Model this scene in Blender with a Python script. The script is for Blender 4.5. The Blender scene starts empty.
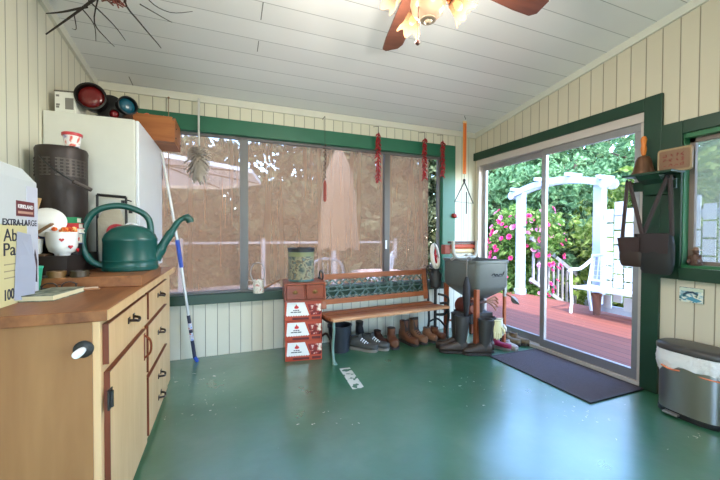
import bpy, bmesh, math, random
import numpy as np
from math import sin, cos, pi, radians, sqrt, atan2
from mathutils import Vector, Matrix
random.seed(7)
scn = bpy.context.scene
COL = scn.collection
V = Vector
# ------------------------------------------------------------------ key dimensions
XL, XR, YB, YR = -1.02, 2.966, 3.518, -1.7       # left, right, back and rear walls
CZ, CS = 2.45, 0.145                             # ceiling height at the back wall and its rise per metre
def ceil_z(y): return CZ + CS * (YB - y)
SUN_DIR = V((0.22, 0.62, -1.0)).normalized()

# ------------------------------------------------------------------ materials
def lin(c):
    o = []
    for v in c:
        v /= 255.0
        o.append(v / 12.92 if v <= 0.04045 else ((v + 0.055) / 1.055) ** 2.4)
    return (o[0], o[1], o[2], 1.0)
class NT:
    def __init__(s, m):
        m.use_nodes = True
        s.t = m.node_tree; s.n = s.t.nodes; s.l = s.t.links
        s.b = s.n.get('Principled BSDF'); s.out = s.n.get('Material Output')
    def new(s, typ, **kw):
        n = s.n.new(typ)
        for k, v in kw.items():
            if k in n.inputs: n.inputs[k].default_value = v
            else: setattr(n, k, v)
        return n
    def link(s, a, b): s.l.new(a, b)
    def math(s, op, a, b=None, clamp=False):
        n = s.n.new('ShaderNodeMath'); n.operation = op; n.use_clamp = clamp
        for i, v in enumerate((a, b)):
            if v is None: continue
            if isinstance(v, (int, float)): n.inputs[i].default_value = v
            else: s.l.new(v, n.inputs[i])
        return n.outputs[0]
    def mix(s, f, a, b):
        n = s.n.new('ShaderNodeMix'); n.data_type = 'RGBA'
        for sock, v in ((n.inputs[0], f), (n.inputs[6], a), (n.inputs[7], b)):
            if isinstance(v, (int, float, tuple)): sock.default_value = v
            else: s.l.new(v, sock)
        return n.outputs[2]
def mat(name, c, rough=0.55, metal=0.0, var=0.12, scale=9.0, bump=0.0, bscale=60.0, spec=0.5, sub=None):
    m = bpy.data.materials.new(name); t = NT(m)
    L = lin(c)
    co = t.new('ShaderNodeTexCoord')
    nz = t.new('ShaderNodeTexNoise', Scale=scale, Detail=4.0)
    t.link(co.outputs['Object'], nz.inputs['Vector'])
    d = tuple(max(0, v * (1 - var)) for v in L[:3]) + (1,)
    e = tuple(min(1, v * (1 + var)) for v in L[:3]) + (1,)
    t.link(t.mix(nz.outputs['Fac'], d, e), t.b.inputs['Base Color'])
    t.b.inputs['Roughness'].default_value = rough
    t.b.inputs['Metallic'].default_value = metal
    t.b.inputs['Specular IOR Level'].default_value = spec
    if bump:
        n2 = t.new('ShaderNodeTexNoise', Scale=bscale, Detail=3.0)
        t.link(co.outputs['Object'], n2.inputs['Vector'])
        b = t.new('ShaderNodeBump', Strength=bump, Distance=0.01)
        t.link(n2.outputs['Fac'], b.inputs['Height']); t.link(b.outputs[0], t.b.inputs['Normal'])
    return m
def wood(name, c1, c2, axis=1, rough=0.4, freq=14.0, stretch=0.08, coat=0.0, spec=0.5):
    m = bpy.data.materials.new(name); t = NT(m)
    co = t.new('ShaderNodeTexCoord'); mp = t.new('ShaderNodeMapping')
    sc = [1, 1, 1]; sc[axis] = stretch; mp.inputs['Scale'].default_value = sc
    t.link(co.outputs['Object'], mp.inputs['Vector'])
    nz = t.new('ShaderNodeTexNoise', Scale=freq, Detail=6.0, Distortion=1.2)
    t.link(mp.outputs[0], nz.inputs['Vector'])
    n2 = t.new('ShaderNodeTexNoise', Scale=freq * 5, Detail=2.0)
    t.link(mp.outputs[0], n2.inputs['Vector'])
    f = t.math('ADD', t.math('MULTIPLY', nz.outputs['Fac'], 0.75), t.math('MULTIPLY', n2.outputs['Fac'], 0.25))
    r = t.new('ShaderNodeMapRange'); r.inputs[1].default_value = 0.36; r.inputs[2].default_value = 0.64
    t.link(f, r.inputs[0])
    t.link(t.mix(r.outputs[0], lin(c1), lin(c2)), t.b.inputs['Base Color'])
    t.b.inputs['Roughness'].default_value = rough
    t.b.inputs['Coat Weight'].default_value = coat
    t.b.inputs['Specular IOR Level'].default_value = spec
    return m
def grooved(name, c, gc, axis, offset, spacing, gw=0.05, rough=0.5, var=0.06, bump=0.6):
    """boards with grooves: axis 0/1 = world coordinate that counts the boards"""
    m = bpy.data.materials.new(name); t = NT(m)
    g = t.new('ShaderNodeNewGeometry'); sx = t.new('ShaderNodeSeparateXYZ')
    t.link(g.outputs['Position'], sx.inputs[0])
    u = t.math('DIVIDE', t.math('SUBTRACT', sx.outputs[axis], offset - 100 * spacing), spacing)
    fr = t.math('FRACT', t.math('ADD', u, 0.5))
    dist = t.math('ABSOLUTE', t.math('SUBTRACT', fr, 0.5))
    mask = t.math('SUBTRACT', 1.0, t.math('DIVIDE', dist, gw, ), clamp=True)
    idn = t.math('FLOOR', u)
    wn = t.new('ShaderNodeTexWhiteNoise'); wn.noise_dimensions = '1D'; t.link(idn, wn.inputs['W'])
    nz = t.new('ShaderNodeTexNoise', Scale=3.0, Detail=5.0); t.link(g.outputs['Position'], nz.inputs['Vector'])
    L = lin(c)
    a = tuple(v * (1 - var) for v in L[:3]) + (1,); b = tuple(min(1, v * (1 + var)) for v in L[:3]) + (1,)
    f = t.math('ADD', t.math('MULTIPLY', wn.outputs['Value'], 0.5), t.math('MULTIPLY', nz.outputs['Fac'], 0.5))
    base = t.mix(f, a, b)
    t.link(t.mix(mask, base, lin(gc)), t.b.inputs['Base Color'])
    bp = t.new('ShaderNodeBump', Strength=bump, Distance=0.004); bp.invert = True
    t.link(mask, bp.inputs['Height']); t.link(bp.outputs[0], t.b.inputs['Normal'])
    t.b.inputs['Roughness'].default_value = rough
    return m
def emis(name, c, s):
    m = bpy.data.materials.new(name); t = NT(m)
    t.b.inputs['Base Color'].default_value = lin(c)
    t.b.inputs['Emission Color'].default_value = lin(c); t.b.inputs['Emission Strength'].default_value = s
    return m
def see_through(name, c, alpha, kind='translucent', rough=0.5, streak=0.0):
    """fabric, screens and thin glass: part see-through, part lit surface"""
    m = bpy.data.materials.new(name); t = NT(m)
    tr = t.new('ShaderNodeBsdfTransparent')
    di = t.new('ShaderNodeBsdfDiffuse'); ts = t.new('ShaderNodeBsdfTranslucent')
    di.inputs[0].default_value = lin(c); ts.inputs[0].default_value = lin(c)
    ms = t.new('ShaderNodeMixShader'); ms.inputs[0].default_value = 0.6 if kind == 'translucent' else 0.0
    t.link(di.outputs[0], ms.inputs[1]); t.link(ts.outputs[0], ms.inputs[2])
    mm = t.new('ShaderNodeMixShader'); mm.inputs[0].default_value = alpha
    if streak:
        g = t.new('ShaderNodeNewGeometry'); mp = t.new('ShaderNodeMapping'); mp.inputs['Scale'].default_value = (9, 9, 0.25)
        t.link(g.outputs['Position'], mp.inputs['Vector'])
        nz = t.new('ShaderNodeTexNoise', Scale=1.6, Detail=5.0); t.link(mp.outputs[0], nz.inputs['Vector'])
        r = t.new('ShaderNodeMapRange'); r.inputs[1].default_value = 0.3; r.inputs[2].default_value = 0.7
        r.inputs[3].default_value = alpha - streak; r.inputs[4].default_value = min(1, alpha + streak)
        t.link(nz.outputs['Fac'], r.inputs[0]); t.link(r.outputs[0], mm.inputs[0])
    t.link(tr.outputs[0], mm.inputs[1]); t.link(ms.outputs[0], mm.inputs[2])
    t.link(mm.outputs[0], t.out.inputs['Surface'])
    return m
def pane_mat(name, tint=(255, 255, 255), rough=0.0, haze=0.0, base=0.004, edge=0.4):
    m = bpy.data.materials.new(name); t = NT(m)
    tr = t.new('ShaderNodeBsdfTransparent'); tr.inputs[0].default_value = lin(tint)
    gl = t.new('ShaderNodeBsdfGlossy'); gl.inputs['Roughness'].default_value = rough
    lw = t.new('ShaderNodeLayerWeight'); lw.inputs[0].default_value = 0.5
    fr = t.math('ADD', base, t.math('MULTIPLY', t.math('POWER', lw.outputs['Facing'], 5.0), edge))
    mm = t.new('ShaderNodeMixShader')
    t.link(fr, mm.inputs[0]); t.link(tr.outputs[0], mm.inputs[1]); t.link(gl.outputs[0], mm.inputs[2])
    last = mm
    if haze:
        df = t.new('ShaderNodeBsdfTranslucent'); df.inputs[0].default_value = lin((235, 240, 250))
        m2 = t.new('ShaderNodeMixShader'); m2.inputs[0].default_value = haze
        t.link(mm.outputs[0], m2.inputs[1]); t.link(df.outputs[0], m2.inputs[2]); last = m2
    t.link(last.outputs[0], t.out.inputs['Surface'])
    return m
def leafmat(name, c1, c2, c3):
    m = bpy.data.materials.new(name); t = NT(m)
    co = t.new('ShaderNodeNewGeometry')
    nz = t.new('ShaderNodeTexNoise', Scale=1.1, Detail=3.0); t.link(co.outputs['Position'], nz.inputs['Vector'])
    n2 = t.new('ShaderNodeTexNoise', Scale=13.0, Detail=1.0); t.link(co.outputs['Position'], n2.inputs['Vector'])
    a = t.mix(nz.outputs['Fac'], lin(c1), lin(c2)); r = t.new('ShaderNodeMapRange')
    r.inputs[1].default_value = 0.42; r.inputs[2].default_value = 0.68; t.link(n2.outputs['Fac'], r.inputs[0])
    cc = t.mix(r.outputs[0], a, lin(c3))
    di = t.new('ShaderNodeBsdfDiffuse'); ts = t.new('ShaderNodeBsdfTranslucent')
    t.link(cc, di.inputs[0]); t.link(cc, ts.inputs[0])
    ms = t.new('ShaderNodeMixShader'); ms.inputs[0].default_value = 0.45
    t.link(di.outputs[0], ms.inputs[1]); t.link(ts.outputs[0], ms.inputs[2]); t.link(ms.outputs[0], t.out.inputs['Surface'])
    return m
def speckle(name, cols, scale=30, rough=0.6, seed=0):
    """printed picture: irregular blotches of several colours"""
    m = bpy.data.materials.new(name); t = NT(m)
    co = t.new('ShaderNodeTexCoord'); mp = t.new('ShaderNodeMapping'); mp.inputs['Location'].default_value = (seed, seed * .7, seed * .3)
    t.link(co.outputs['Object'], mp.inputs['Vector'])
    nz = t.new('ShaderNodeTexNoise', Scale=scale, Detail=3.0, Distortion=0.6); t.link(mp.outputs[0], nz.inputs['Vector'])
    rp = t.new('ShaderNodeValToRGB'); rp.color_ramp.interpolation = 'LINEAR'
    el = rp.color_ramp.elements
    n = len(cols)
    el[0].position = 0.3; el[0].color = lin(cols[0]); el[1].position = 0.7; el[1].color = lin(cols[-1])
    for i in range(1, n - 1):
        e = el.new(0.3 + 0.4 * i / (n - 1)); e.color = lin(cols[i])
    t.link(nz.outputs['Fac'], rp.inputs[0]); t.link(rp.outputs[0], t.b.inputs['Base Color'])
    t.b.inputs['Roughness'].default_value = rough
    return m

# ------------------------------------------------------------------ mesh builder
class MB:
    def __init__(s): s.bm = bmesh.new(); s.M = Matrix.Identity(4)
    def v(s, p): return s.bm.verts.new(s.M @ V(p))
    def f(s, vs):
        try: return s.bm.faces.new(vs)
        except ValueError: return None
    def box(s, a, b, rot=None, piv=None):
        """box between two corners; rot = Matrix turned about piv"""
        x0, y0, z0 = a; x1, y1, z1 = b
        ps = [V((x, y, z)) for z in (z0, z1) for x, y in ((x0, y0), (x1, y0), (x1, y1), (x0, y1))]
        if rot is not None:
            c = V(piv) if piv is not None else (V(a) + V(b)) / 2
            ps = [rot @ (p - c) + c for p in ps]
        w = [s.v(p) for p in ps]
        for q in ((3, 2, 1, 0), (4, 5, 6, 7), (0, 1, 5, 4), (1, 2, 6, 5), (2, 3, 7, 6), (3, 0, 4, 7)): s.f([w[i] for i in q])
        return s
    def loft(s, rings, cap=True, closed=False):
        R = [[s.v(p) for p in r] for r in rings]; n = len(R[0])
        for a, b in zip(R, R[1:]):
            for i in range(n): s.f([a[i], a[(i + 1) % n], b[(i + 1) % n], b[i]])
        if closed:
            a, b = R[-1], R[0]
            for i in range(n): s.f([a[i], a[(i + 1) % n], b[(i + 1) % n], b[i]])
        elif cap:
            s.f(R[0][::-1]); s.f(R[-1])
        return s
    def tube(s, pts, r, n=10, closed=False, flat=1.0):
        pts = [V(p) for p in pts]; m = len(pts)
        rad = r if isinstance(r, (list, tuple)) else [r] * m
        up = None; rings = []
        for i, p in enumerate(pts):
            if closed: d = pts[(i + 1) % m] - pts[i - 1]
            else: d = pts[min(i + 1, m - 1)] - pts[max(i - 1, 0)]
            d.normalize()
            if up is None:
                up = V((0, 0, 1)) if abs(d.z) < 0.9 else V((1, 0, 0))
            x = up.cross(d)
            if x.length < 1e-5: x = V((0, 1, 0)).cross(d)
            x.normalize(); y = d.cross(x).normalized(); up = y
            rings.append([p + (x * cos(2 * pi * k / n) + y * sin(2 * pi * k / n) * flat) * rad[i] for k in range(n)])
        return s.loft(rings, True, closed)
    def bar(s, a, b, w, h=None, up=(0, 0, 1)):
        """rectangular bar from a to b"""
        h = h or w; a = V(a); b = V(b); d = (b - a).normalized(); u = V(up)
        if abs(d.dot(u)) > 0.98: u = V((0, 1, 0))
        x = d.cross(u).normalized(); y = x.cross(d).normalized()
        q = [x * w / 2 + y * h / 2, -x * w / 2 + y * h / 2, -x * w / 2 - y * h / 2, x * w / 2 - y * h / 2]
        return s.loft([[a + k for k in q], [b + k for k in q]])
    def lathe(s, prof, c=(0, 0, 0), n=28, axis='Z', cap=True, sx=1.0, sy=1.0):
        c = V(c); rings = []
        for r, z in prof:
            ring = []
            for k in range(n):
                a = 2 * pi * k / n
                p = V((r * cos(a) * sx, r * sin(a) * sy, z))
                if axis == 'X': p = V((p.z, p.x, p.y))
                elif axis == 'Y': p = V((p.y, p.z, p.x))
                ring.append(c + p)
            rings.append(ring)
        return s.loft(rings, cap)
    def ball(s, c, r, n=14, m=8):
        c = V(c); r = r if isinstance(r, (tuple, list)) else (r, r, r)
        rings = []
        for j in range(m + 1):
            t = -pi / 2 + pi * j / m; q = max(cos(t), 0.02)
            rings.append([c + V((r[0] * q * cos(2 * pi * k / n), r[1] * q * sin(2 * pi * k / n), r[2] * sin(t))) for k in range(n)])
        return s.loft(rings)
    def prism(s, poly, lo, hi, plane='XY'):
        def P(u, w, h): return {'XY': (u, w, h), 'XZ': (u, h, w), 'YZ': (h, u, w)}[plane]
        return s.loft([[P(u, w, lo) for u, w in poly], [P(u, w, hi) for u, w in poly]])
    def build(s, name, m, parent=None, bevel=0.0, smooth=None, loc=None, rotz=0.0):
        bmesh.ops.recalc_face_normals(s.bm, faces=s.bm.faces)
        me = bpy.data.meshes.new(name); s.bm.to_mesh(me); s.bm.free()
        return link_mesh(name, me, m, parent, bevel, smooth, loc, rotz)
def link_mesh(name, me, m, parent=None, bevel=0.0, smooth=None, loc=None, rotz=0.0):
    for x in (m if isinstance(m, (list, tuple)) else [m]): me.materials.append(x)
    o = bpy.data.objects.new(name, me); COL.objects.link(o)
    if parent: o.parent = parent
    if loc is not None: o.location = loc
    o.rotation_euler = (0, 0, rotz)
    if smooth is not None:
        me.shade_smooth()
        if smooth > 0: me.set_sharp_from_angle(angle=radians(smooth))
    if bevel:
        b = o.modifiers.new('bevel', 'BEVEL'); b.width = bevel; b.segments = 2; b.limit_method = 'ANGLE'; b.angle_limit = radians(40)
    return o
def thing(name, label, cat, loc=(0, 0, 0), rotz=0.0, group=None):
    o = bpy.data.objects.new(name, None); COL.objects.link(o); o.empty_display_size = 0.05
    o.location = loc; o.rotation_euler = (0, 0, rotz)
    return tag(o, label, cat, group)
def tag(o, label, cat, group=None, kind=None):
    o['label'] = label; o['category'] = cat
    if group: o['group'] = group
    if kind: o['kind'] = kind
    return o
def struct(o): o['kind'] = 'structure'; return o
def lab(o, l): o['label'] = l; return o
def dup(root, loc, rotz, label=None, group=None):
    r = root.copy(); COL.objects.link(r); r.location = loc; r.rotation_euler = (0, 0, rotz)
    if label: r['label'] = label
    if group: r['group'] = group
    for ch in list(root.children):
        c = ch.copy(); COL.objects.link(c); c.parent = r
        for g in list(ch.children):
            d = g.copy(); COL.objects.link(d); d.parent = c
    return r
def text_mesh(txt, size, depth=0.0006, bold=False):
    cu = bpy.data.curves.new('t', 'FONT'); cu.body = txt; cu.size = size; cu.extrude = depth
    if bold: cu.offset = size * 0.018
    ob = bpy.data.objects.new('t', cu); COL.objects.link(ob)
    dg = bpy.context.evaluated_depsgraph_get(); dg.update()
    me = bpy.data.meshes.new_from_object(ob.evaluated_get(dg))
    bpy.data.objects.remove(ob); bpy.data.curves.remove(cu)
    return me
def put_text(name, txt, size, m, parent, loc, right, up, width=None, bold=False):
    me = text_mesh(txt, size, bold=bold)
    xs = [v.co.x for v in me.vertices]; w = max(xs) - min(xs); k = (width / w) if width else 1.0
    R_, U_ = V(right).normalized(), V(up).normalized(); N_ = R_.cross(U_)
    for v in me.vertices:
        c = v.co.copy(); v.co = V(loc) + R_ * ((c.x - min(xs)) * k) + U_ * c.y + N_ * c.z
    return link_mesh(name, me, m, parent)
def spline(pts, k=6):
    pts = [V(p) for p in pts]; out = []
    P = [pts[0]] + pts + [pts[-1]]
    for i in range(1, len(P) - 2):
        a, b, c, d = P[i - 1:i + 3]
        for j in range(k):
            t = j / k
            out.append(0.5 * ((2 * b) + (c - a) * t + (2 * a - 5 * b + 4 * c - d) * t * t + (3 * b - a - 3 * c + d) * t ** 3))
    out.append(pts[-1]); return out
RZ = lambda a: Matrix.Rotation(a, 3, 'Z')
RX = lambda a: Matrix.Rotation(a, 3, 'X')
RY = lambda a: Matrix.Rotation(a, 3, 'Y')

# ------------------------------------------------------------------ shared materials
CREAM = (216, 213, 192); GROOVE = (120, 118, 100)
M_wb = grooved('cream boards back', CREAM, GROOVE, 0, -0.395, 0.1052)
M_wr = grooved('cream boards right', (208, 200, 176), (120, 108, 84), 1, 1.516, 0.1047)
M_wl = grooved('cream boards left', CREAM, GROOVE, 1, 2.345, 0.1045)
M_ceil = grooved('white ceiling boards', (236, 236, 232), (120, 122, 118), 1, 2.073, 0.176, gw=0.017, rough=0.42, bump=0.3)
M_trim = mat('cream trim', (216, 215, 200), 0.5, var=0.05)
M_green = mat('dark green gloss paint', (28, 100, 74), 0.38, var=0.1)
M_dgreen = mat('deep green paint', (20, 58, 40), 0.42, var=0.1)
M_lgreen = mat('mid green paint', (44, 112, 72), 0.45, var=0.1)
M_alu = mat('brushed aluminium', (160, 160, 162), 0.38, 0.75, var=0.08)
M_dalu = mat('bronze aluminium', (92, 88, 86), 0.4, 0.6, var=0.08)
M_glass = pane_mat('window glass'); M_glass2 = pane_mat('old screened window glass', base=0.0, edge=0.02)
M_black = mat('black paint', (22, 22, 24), 0.45, var=0.2)
M_iron = mat('dark cast iron', (44, 44, 42), 0.5, 0.3, var=0.3, bump=0.2)
M_steel = mat('steel wire', (150, 150, 150), 0.35, 0.9)
M_cream = mat('cream plastic', (232, 226, 206), 0.5)
M_white = mat('white paint', (236, 238, 238), 0.45, var=0.03)
M_red = mat('red paint', (186, 30, 34), 0.4)
M_rubber = mat('black rubber', (52, 50, 48), 0.42, var=0.2, bump=0.05)
M_brass = mat('aged brass', (122, 92, 50), 0.35, 0.8, var=0.3)
M_darkbrown = mat('dark brown leather', (52, 36, 30), 0.5, var=0.3, bump=0.15)

# ------------------------------------------------------------------ THE SETTING
def make_floor_mat():
    m = bpy.data.materials.new('green painted concrete'); t = NT(m)
    g = t.new('ShaderNodeNewGeometry'); P = g.outputs['Position']
    def noise(s, d=4.0, dis=0.0):
        n = t.new('ShaderNodeTexNoise', Scale=s, Detail=d, Distortion=dis); t.link(P, n.inputs['Vector']); return n.outputs['Fac']
    def ramp(x, a, b):
        r = t.new('ShaderNodeMapRange'); r.inputs[1].default_value = a; r.inputs[2].default_value = b
        t.link(x, r.inputs[0]); return r.outputs[0]
    sx = t.new('ShaderNodeSeparateXYZ'); t.link(P, sx.inputs[0]); X, Y = sx.outputs[0], sx.outputs[1]
    base = t.mix(ramp(noise(1.3, 5), 0.35, 0.65), lin((34, 92, 60)), lin((46, 106, 74)))
    base = t.mix(t.math('MULTIPLY', ramp(noise(4.5, 8), 0.5, 0.75), 0.35), base, lin((78, 118, 96)))
    # chipped paint: specks gathered around a few worn places
    def blob(cx, cy, r):
        dx = t.math('SUBTRACT', X, cx); dy = t.math('SUBTRACT', Y, cy)
        d = t.math('SQRT', t.math('ADD', t.math('MULTIPLY', dx, dx), t.math('MULTIPLY', dy, dy)))
        return t.math('SUBTRACT', 1.0, t.math('DIVIDE', d, r), clamp=True)
    w = blob(1.75, 2.15, 0.75)
    for c in ((-0.3, 3.0, 0.55), (-0.2, 2.5, 0.5), (2.55, 1.1, 0.22), (0.6, 2.1, 0.5), (2.2, 1.5, 0.6)):
        w = t.math('MAXIMUM', w, blob(*c))
    n = noise(26.0, 4.0, 0.5)
    thr = t.math('SUBTRACT', 0.79, t.math('MULTIPLY', w, 0.135))
    chip = t.math('GREATER_THAN', n, thr)
    # the worn rectangle of white paint in front of the bench
    ang = radians(-4)
    ux = t.math('ADD', t.math('MULTIPLY', t.math('SUBTRACT', X, 0.945), cos(ang)), t.math('MULTIPLY', t.math('SUBTRACT', Y, 2.58), sin(ang)))
    uy = t.math('SUBTRACT', t.math('MULTIPLY', t.math('SUBTRACT', Y, 2.58), cos(ang)), t.math('MULTIPLY', t.math('SUBTRACT', X, 0.945), sin(ang)))
    inx = t.math('LESS_THAN', t.math('ABSOLUTE', ux), 0.047); iny = t.math('LESS_THAN', t.math('ABSOLUTE', uy), 0.205)
    hole = t.math('LESS_THAN', noise(17.0, 2.0), 0.56)
    patch = t.math('MULTIPLY', t.math('MULTIPLY', inx, iny), hole)
    lightm = t.math('MAXIMUM', t.math('MULTIPLY', chip, 0.75), patch)
    t.link(t.mix(lightm, base, lin((214, 216, 204))), t.b.inputs['Base Color'])
    rg = t.math('ADD', 0.27, t.math('MULTIPLY', ramp(noise(3.0, 6), 0.3, 0.7), 0.14))
    t.link(rg, t.b.inputs['Roughness'])
    bp = t.new('ShaderNodeBump', Strength=0.12, Distance=0.01)
    t.link(noise(14.0, 5), bp.inputs['Height']); t.link(bp.outputs[0], t.b.inputs['Normal'])
    t.b.inputs['Specular IOR Level'].default_value = 0.5; t.b.inputs['Coat Weight'].default_value = 1.0; t.b.inputs['Coat Roughness'].default_value = 0.26; t.b.inputs['Coat IOR'].default_value = 1.95
    return m
b = MB(); b.box((XL - .1, YR - .1, -.12), (XR + .06, YB + .1, 0)); struct(b.build('floor', make_floor_mat()))
# back wall: boards under the sill, above the header, and beside the window
WX0, WX1, WZ0, WZ1 = -1.0, 2.455, 0.60, 2.115
b = MB()
b.box((XL - .1, YB, 0), (XR + .1, YB + .1, WZ0 - .04)); b.box((XL - .1, YB, WZ1 + .05), (XR + .1, YB + .1, 2.8))
b.box((2.5, YB, WZ0 - .04), (XR + .1, YB + .1, WZ1 + .05)); struct(b.build('wall_back', M_wb))
b = MB(); b.box((XL - .1, YR - .1, 0), (XL, YB + .1, 3.35)); struct(b.build('wall_left', M_wl))
# right wall: sliding door opening and a small window
DY0, DY1, DZ1 = 1.615, 3.47, 2.105
SY0, SY1, SZ0, SZ1 = 0.45, 1.40, 0.945, 1.875
b = MB()
b.box((XR, DY1, 0), (XR + .12, YB + .1, 3.35)); b.box((XR, DY0, DZ1), (XR + .12, DY1, 3.35))
b.box((XR, SY1, 0), (XR + .12, DY0, 3.35)); b.box((XR, SY0, 0), (XR + .12, SY1, SZ0)); b.box((XR, SY0, SZ1), (XR + .12, SY1, 3.35))
TY0, TY1 = -1.6, .3  # unseen opening added further along the wall for side daylight
b.box((XR, TY1, 0), (XR + .12, SY0, 3.35)); b.box((XR, YR - .1, 0), (XR + .12, TY0, 3.35))
b.box((XR, TY0, 0), (XR + .12, TY1, .45)); b.box((XR, TY0, 2.5), (XR + .12, TY1, 3.35)); struct(b.build('wall_right', M_wr))
# rear wall behind the viewer; door and side window added out of view to let daylight in
b = MB(); b.box((XL - .1, YR - .1, 0), (-.6, YR, 3.35)); b.box((.3, YR - .1, 0), (XR + .1, YR, 3.35)); b.box((-.6, YR - .1, 2.3), (.3, YR, 3.35)); struct(b.build('wall_rear', M_trim))
b = MB()
for x in (-.6, .25): b.box((x, YR - .06, 0), (x + .05, YR - .02, 2.3))
b.box((-.55, YR - .06, 2.24), (.25, YR - .02, 2.3)); b.box((-.55, YR - .06, 0), (.25, YR - .02, .05)); struct(b.build('added_rear_door', M_white))
b = MB(); b.box((XR + .03, TY0, .45), (XR + .08, TY1, .51)); b.box((XR + .03, TY0, 2.44), (XR + .08, TY1, 2.5))
for y in (TY0, (TY0 + TY1) / 2 - .03, TY1 - .06): b.box((XR + .03, y, .51), (XR + .08, y + .06, 2.44))
struct(b.build('added_side_window', M_white))
# shed ceiling, low at the back
b = MB(); y0, y1 = YR - .3, YB + .35
for k in (0,):
    b.loft([[(XL - .2, y0, ceil_z(y0)), (XL - .2, y1, ceil_z(y1)), (XL - .2, y1, ceil_z(y1) + .14), (XL - .2, y0, ceil_z(y0) + .14)],
            [(XR + .95, y0, ceil_z(y0)), (XR + .95, y1, ceil_z(y1)), (XR + .95, y1, ceil_z(y1) + .14), (XR + .95, y0, ceil_z(y0) + .14)]])
struct(b.build('ceiling', M_ceil))
# crown strips where walls meet the ceiling
b = MB(); b.box((XL, YB - .02, CZ - .06), (XR, YB, CZ + .01)); struct(b.build('trim_1', M_trim))
def slopestrip(x0, x1):
    b = MB(); h = .062
    b.loft([[(x0, YR, ceil_z(YR) - h), (x1, YR, ceil_z(YR) - h), (x1, YR, ceil_z(YR) + .01), (x0, YR, ceil_z(YR) + .01)],
            [(x0, YB, CZ - h), (x1, YB, CZ - h), (x1, YB, CZ + .01), (x0, YB, CZ + .01)]]); return b
struct(slopestrip(XL, XL + .022).build('trim_2', M_trim)); struct(slopestrip(XR - .022, XR).build('trim_3', M_trim))
# thin raised batten seams and a butt joint on the ceiling's left half
b = MB()
for x, y, dy in ((-.748, 3.36, .13), (.223, 2.25, .15), (.227, 2.61, .12)):
    b.bar((x, y, ceil_z(y) - .001), (x, y + dy, ceil_z(y + dy) - .001), .006, .003)
struct(b.build('trim_4', mat('ceiling joint', (130, 132, 126))))
# window_1: green casing round the long back window
b = MB()
b.box((WX0, YB - .03, 2.118), (2.643, YB, 2.262)); b.box((2.46, YB - .03, .52), (2.643, YB, 2.118))
b.box((2.455, YB, .6), (2.50, YB + .1, 2.165))
b.box((WX0, YB, 2.115), (2.455, YB + .1, 2.165)); w1 = struct(b.build('window_1', M_green, bevel=.003))
b = MB(); b.box((WX0, YB - .075, .512), (2.46, YB + .03, .60)); struct(b.build('window_sill', M_dgreen, w1, bevel=.004))
b = MB(); b.box((WX0, YB - .02, .60), (2.455, YB + .06, .618)); b.box((WX0, YB + .02, 2.09), (2.455, YB + .06, 2.115))
b.box((.128, YB + .0, .618), (.205, YB + .055, 2.09)); b.box((2.42, YB + .02, .618), (2.455, YB + .055, 2.09))
b.build('window_frame', mat('grey window metal', (104, 104, 104), .5, .2), w1, bevel=.003)
b = MB(); b.box((1.69, YB + .0, .618), (1.757, YB + .055, 2.09)); b.build('mullion', M_dalu, w1, bevel=.003)
b = MB(); b.box((WX0, YB + .034, .618), (2.42, YB + .039, 2.09)); b.build('pane', M_glass2, w1)
b = MB(); b.box((1.70, YB - .012, 1.0), (1.718, YB + .0, 1.1)); b.build('latch', M_white, w1)
# window_2 : small window in the right wall, deep green jambs
b = MB()
b.box((XR - .025, SY1 - .02, .86), (XR, 1.525, 1.965)); b.box((XR - .025, SY0 - .1, SZ1), (XR, SY1 - .02, 1.965))
b.box((XR - .045, SY0 - .1, .86), (XR, SY1 - .02, SZ0)); w2 = struct(b.build('window_2', M_dgreen, bevel=.004))
b = MB(); b.box((XR - .005, SY1 - .025, SZ0), (XR + .1, SY1 + .0, SZ1)); b.box((XR, SY0, SZ1 - .03), (XR + .1, SY1 - .02, SZ1)); b.box((XR, SY0, SZ0), (XR + .1, SY1 - .02, SZ0 + .02))
b.build('jamb', M_lgreen, w2)
b = MB(); b.box((XR + .06, SY1 - .055, SZ0 + .02), (XR + .09, SY1 - .025, SZ1 - .03)); b.box((XR + .06, SY0, SZ1 - .06), (XR + .09, SY1 - .025, SZ1 - .03)); b.box((XR + .06, SY0, SZ0 + .02), (XR + .09, SY1 - .025, SZ0 + .045))
b.build('window_frame', mat('taupe metal', (128, 112, 104), .5), w2)
b = MB(); b.box((XR + .072, SY0, SZ0 + .02), (XR + .078, SY1 - .05, SZ1 - .03)); b.build('pane', M_glass, w2)
b = MB(); b.box((XR + .094, SY0, SZ0 + .02), (XR + .097, SY1 - .02, SZ1 - .03)); b.build('insect_screen', see_through('grey insect mesh', (126, 128, 112), .5), w2)
# door_1 : sliding glass door with green surround
b = MB()
b.box((XR - .028, 1.50, 0), (XR, DY0, 2.203)); b.box((XR - .028, DY0, 2.105), (XR, YB - .001, 2.2)); d1 = struct(b.build('door_1', M_dgreen, bevel=.004))
b = MB()
b.box((XR - .01, DY0, 2.03), (XR + .11, DY1, 2.105)); b.box((XR - .01, DY0, 0), (XR + .11, DY1, .035)); b.box((XR - .006, DY0, .035), (XR + .11, DY0 + .03, 2.03)); b.box((XR - .006, DY1 - .035, .035), (XR + .11, DY1, 2.03))
b.build('door_frame', mat('anodised door frame', (205, 196, 188), .4, .35, var=.06), d1, bevel=.003)
def panel(y0, y1, x, nm):
    b = MB(); w = .05
    b.box((x, y0, .036), (x + .035, y1, .115)); b.box((x, y0, 1.97), (x + .035, y1, 2.03)); b.box((x, y0, .115), (x + .035, y0 + w, 1.97)); b.box((x, y1 - w, .115), (x + .035, y1, 1.97))
    o = b.build(nm, M_alu, d1, bevel=.003)
    b = MB(); b.box((x + .014, y0 + w - .005, .11), (x + .02, y1 - w + .005, 1.975)); b.build('pane', M_glass, o)
    return o
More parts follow.
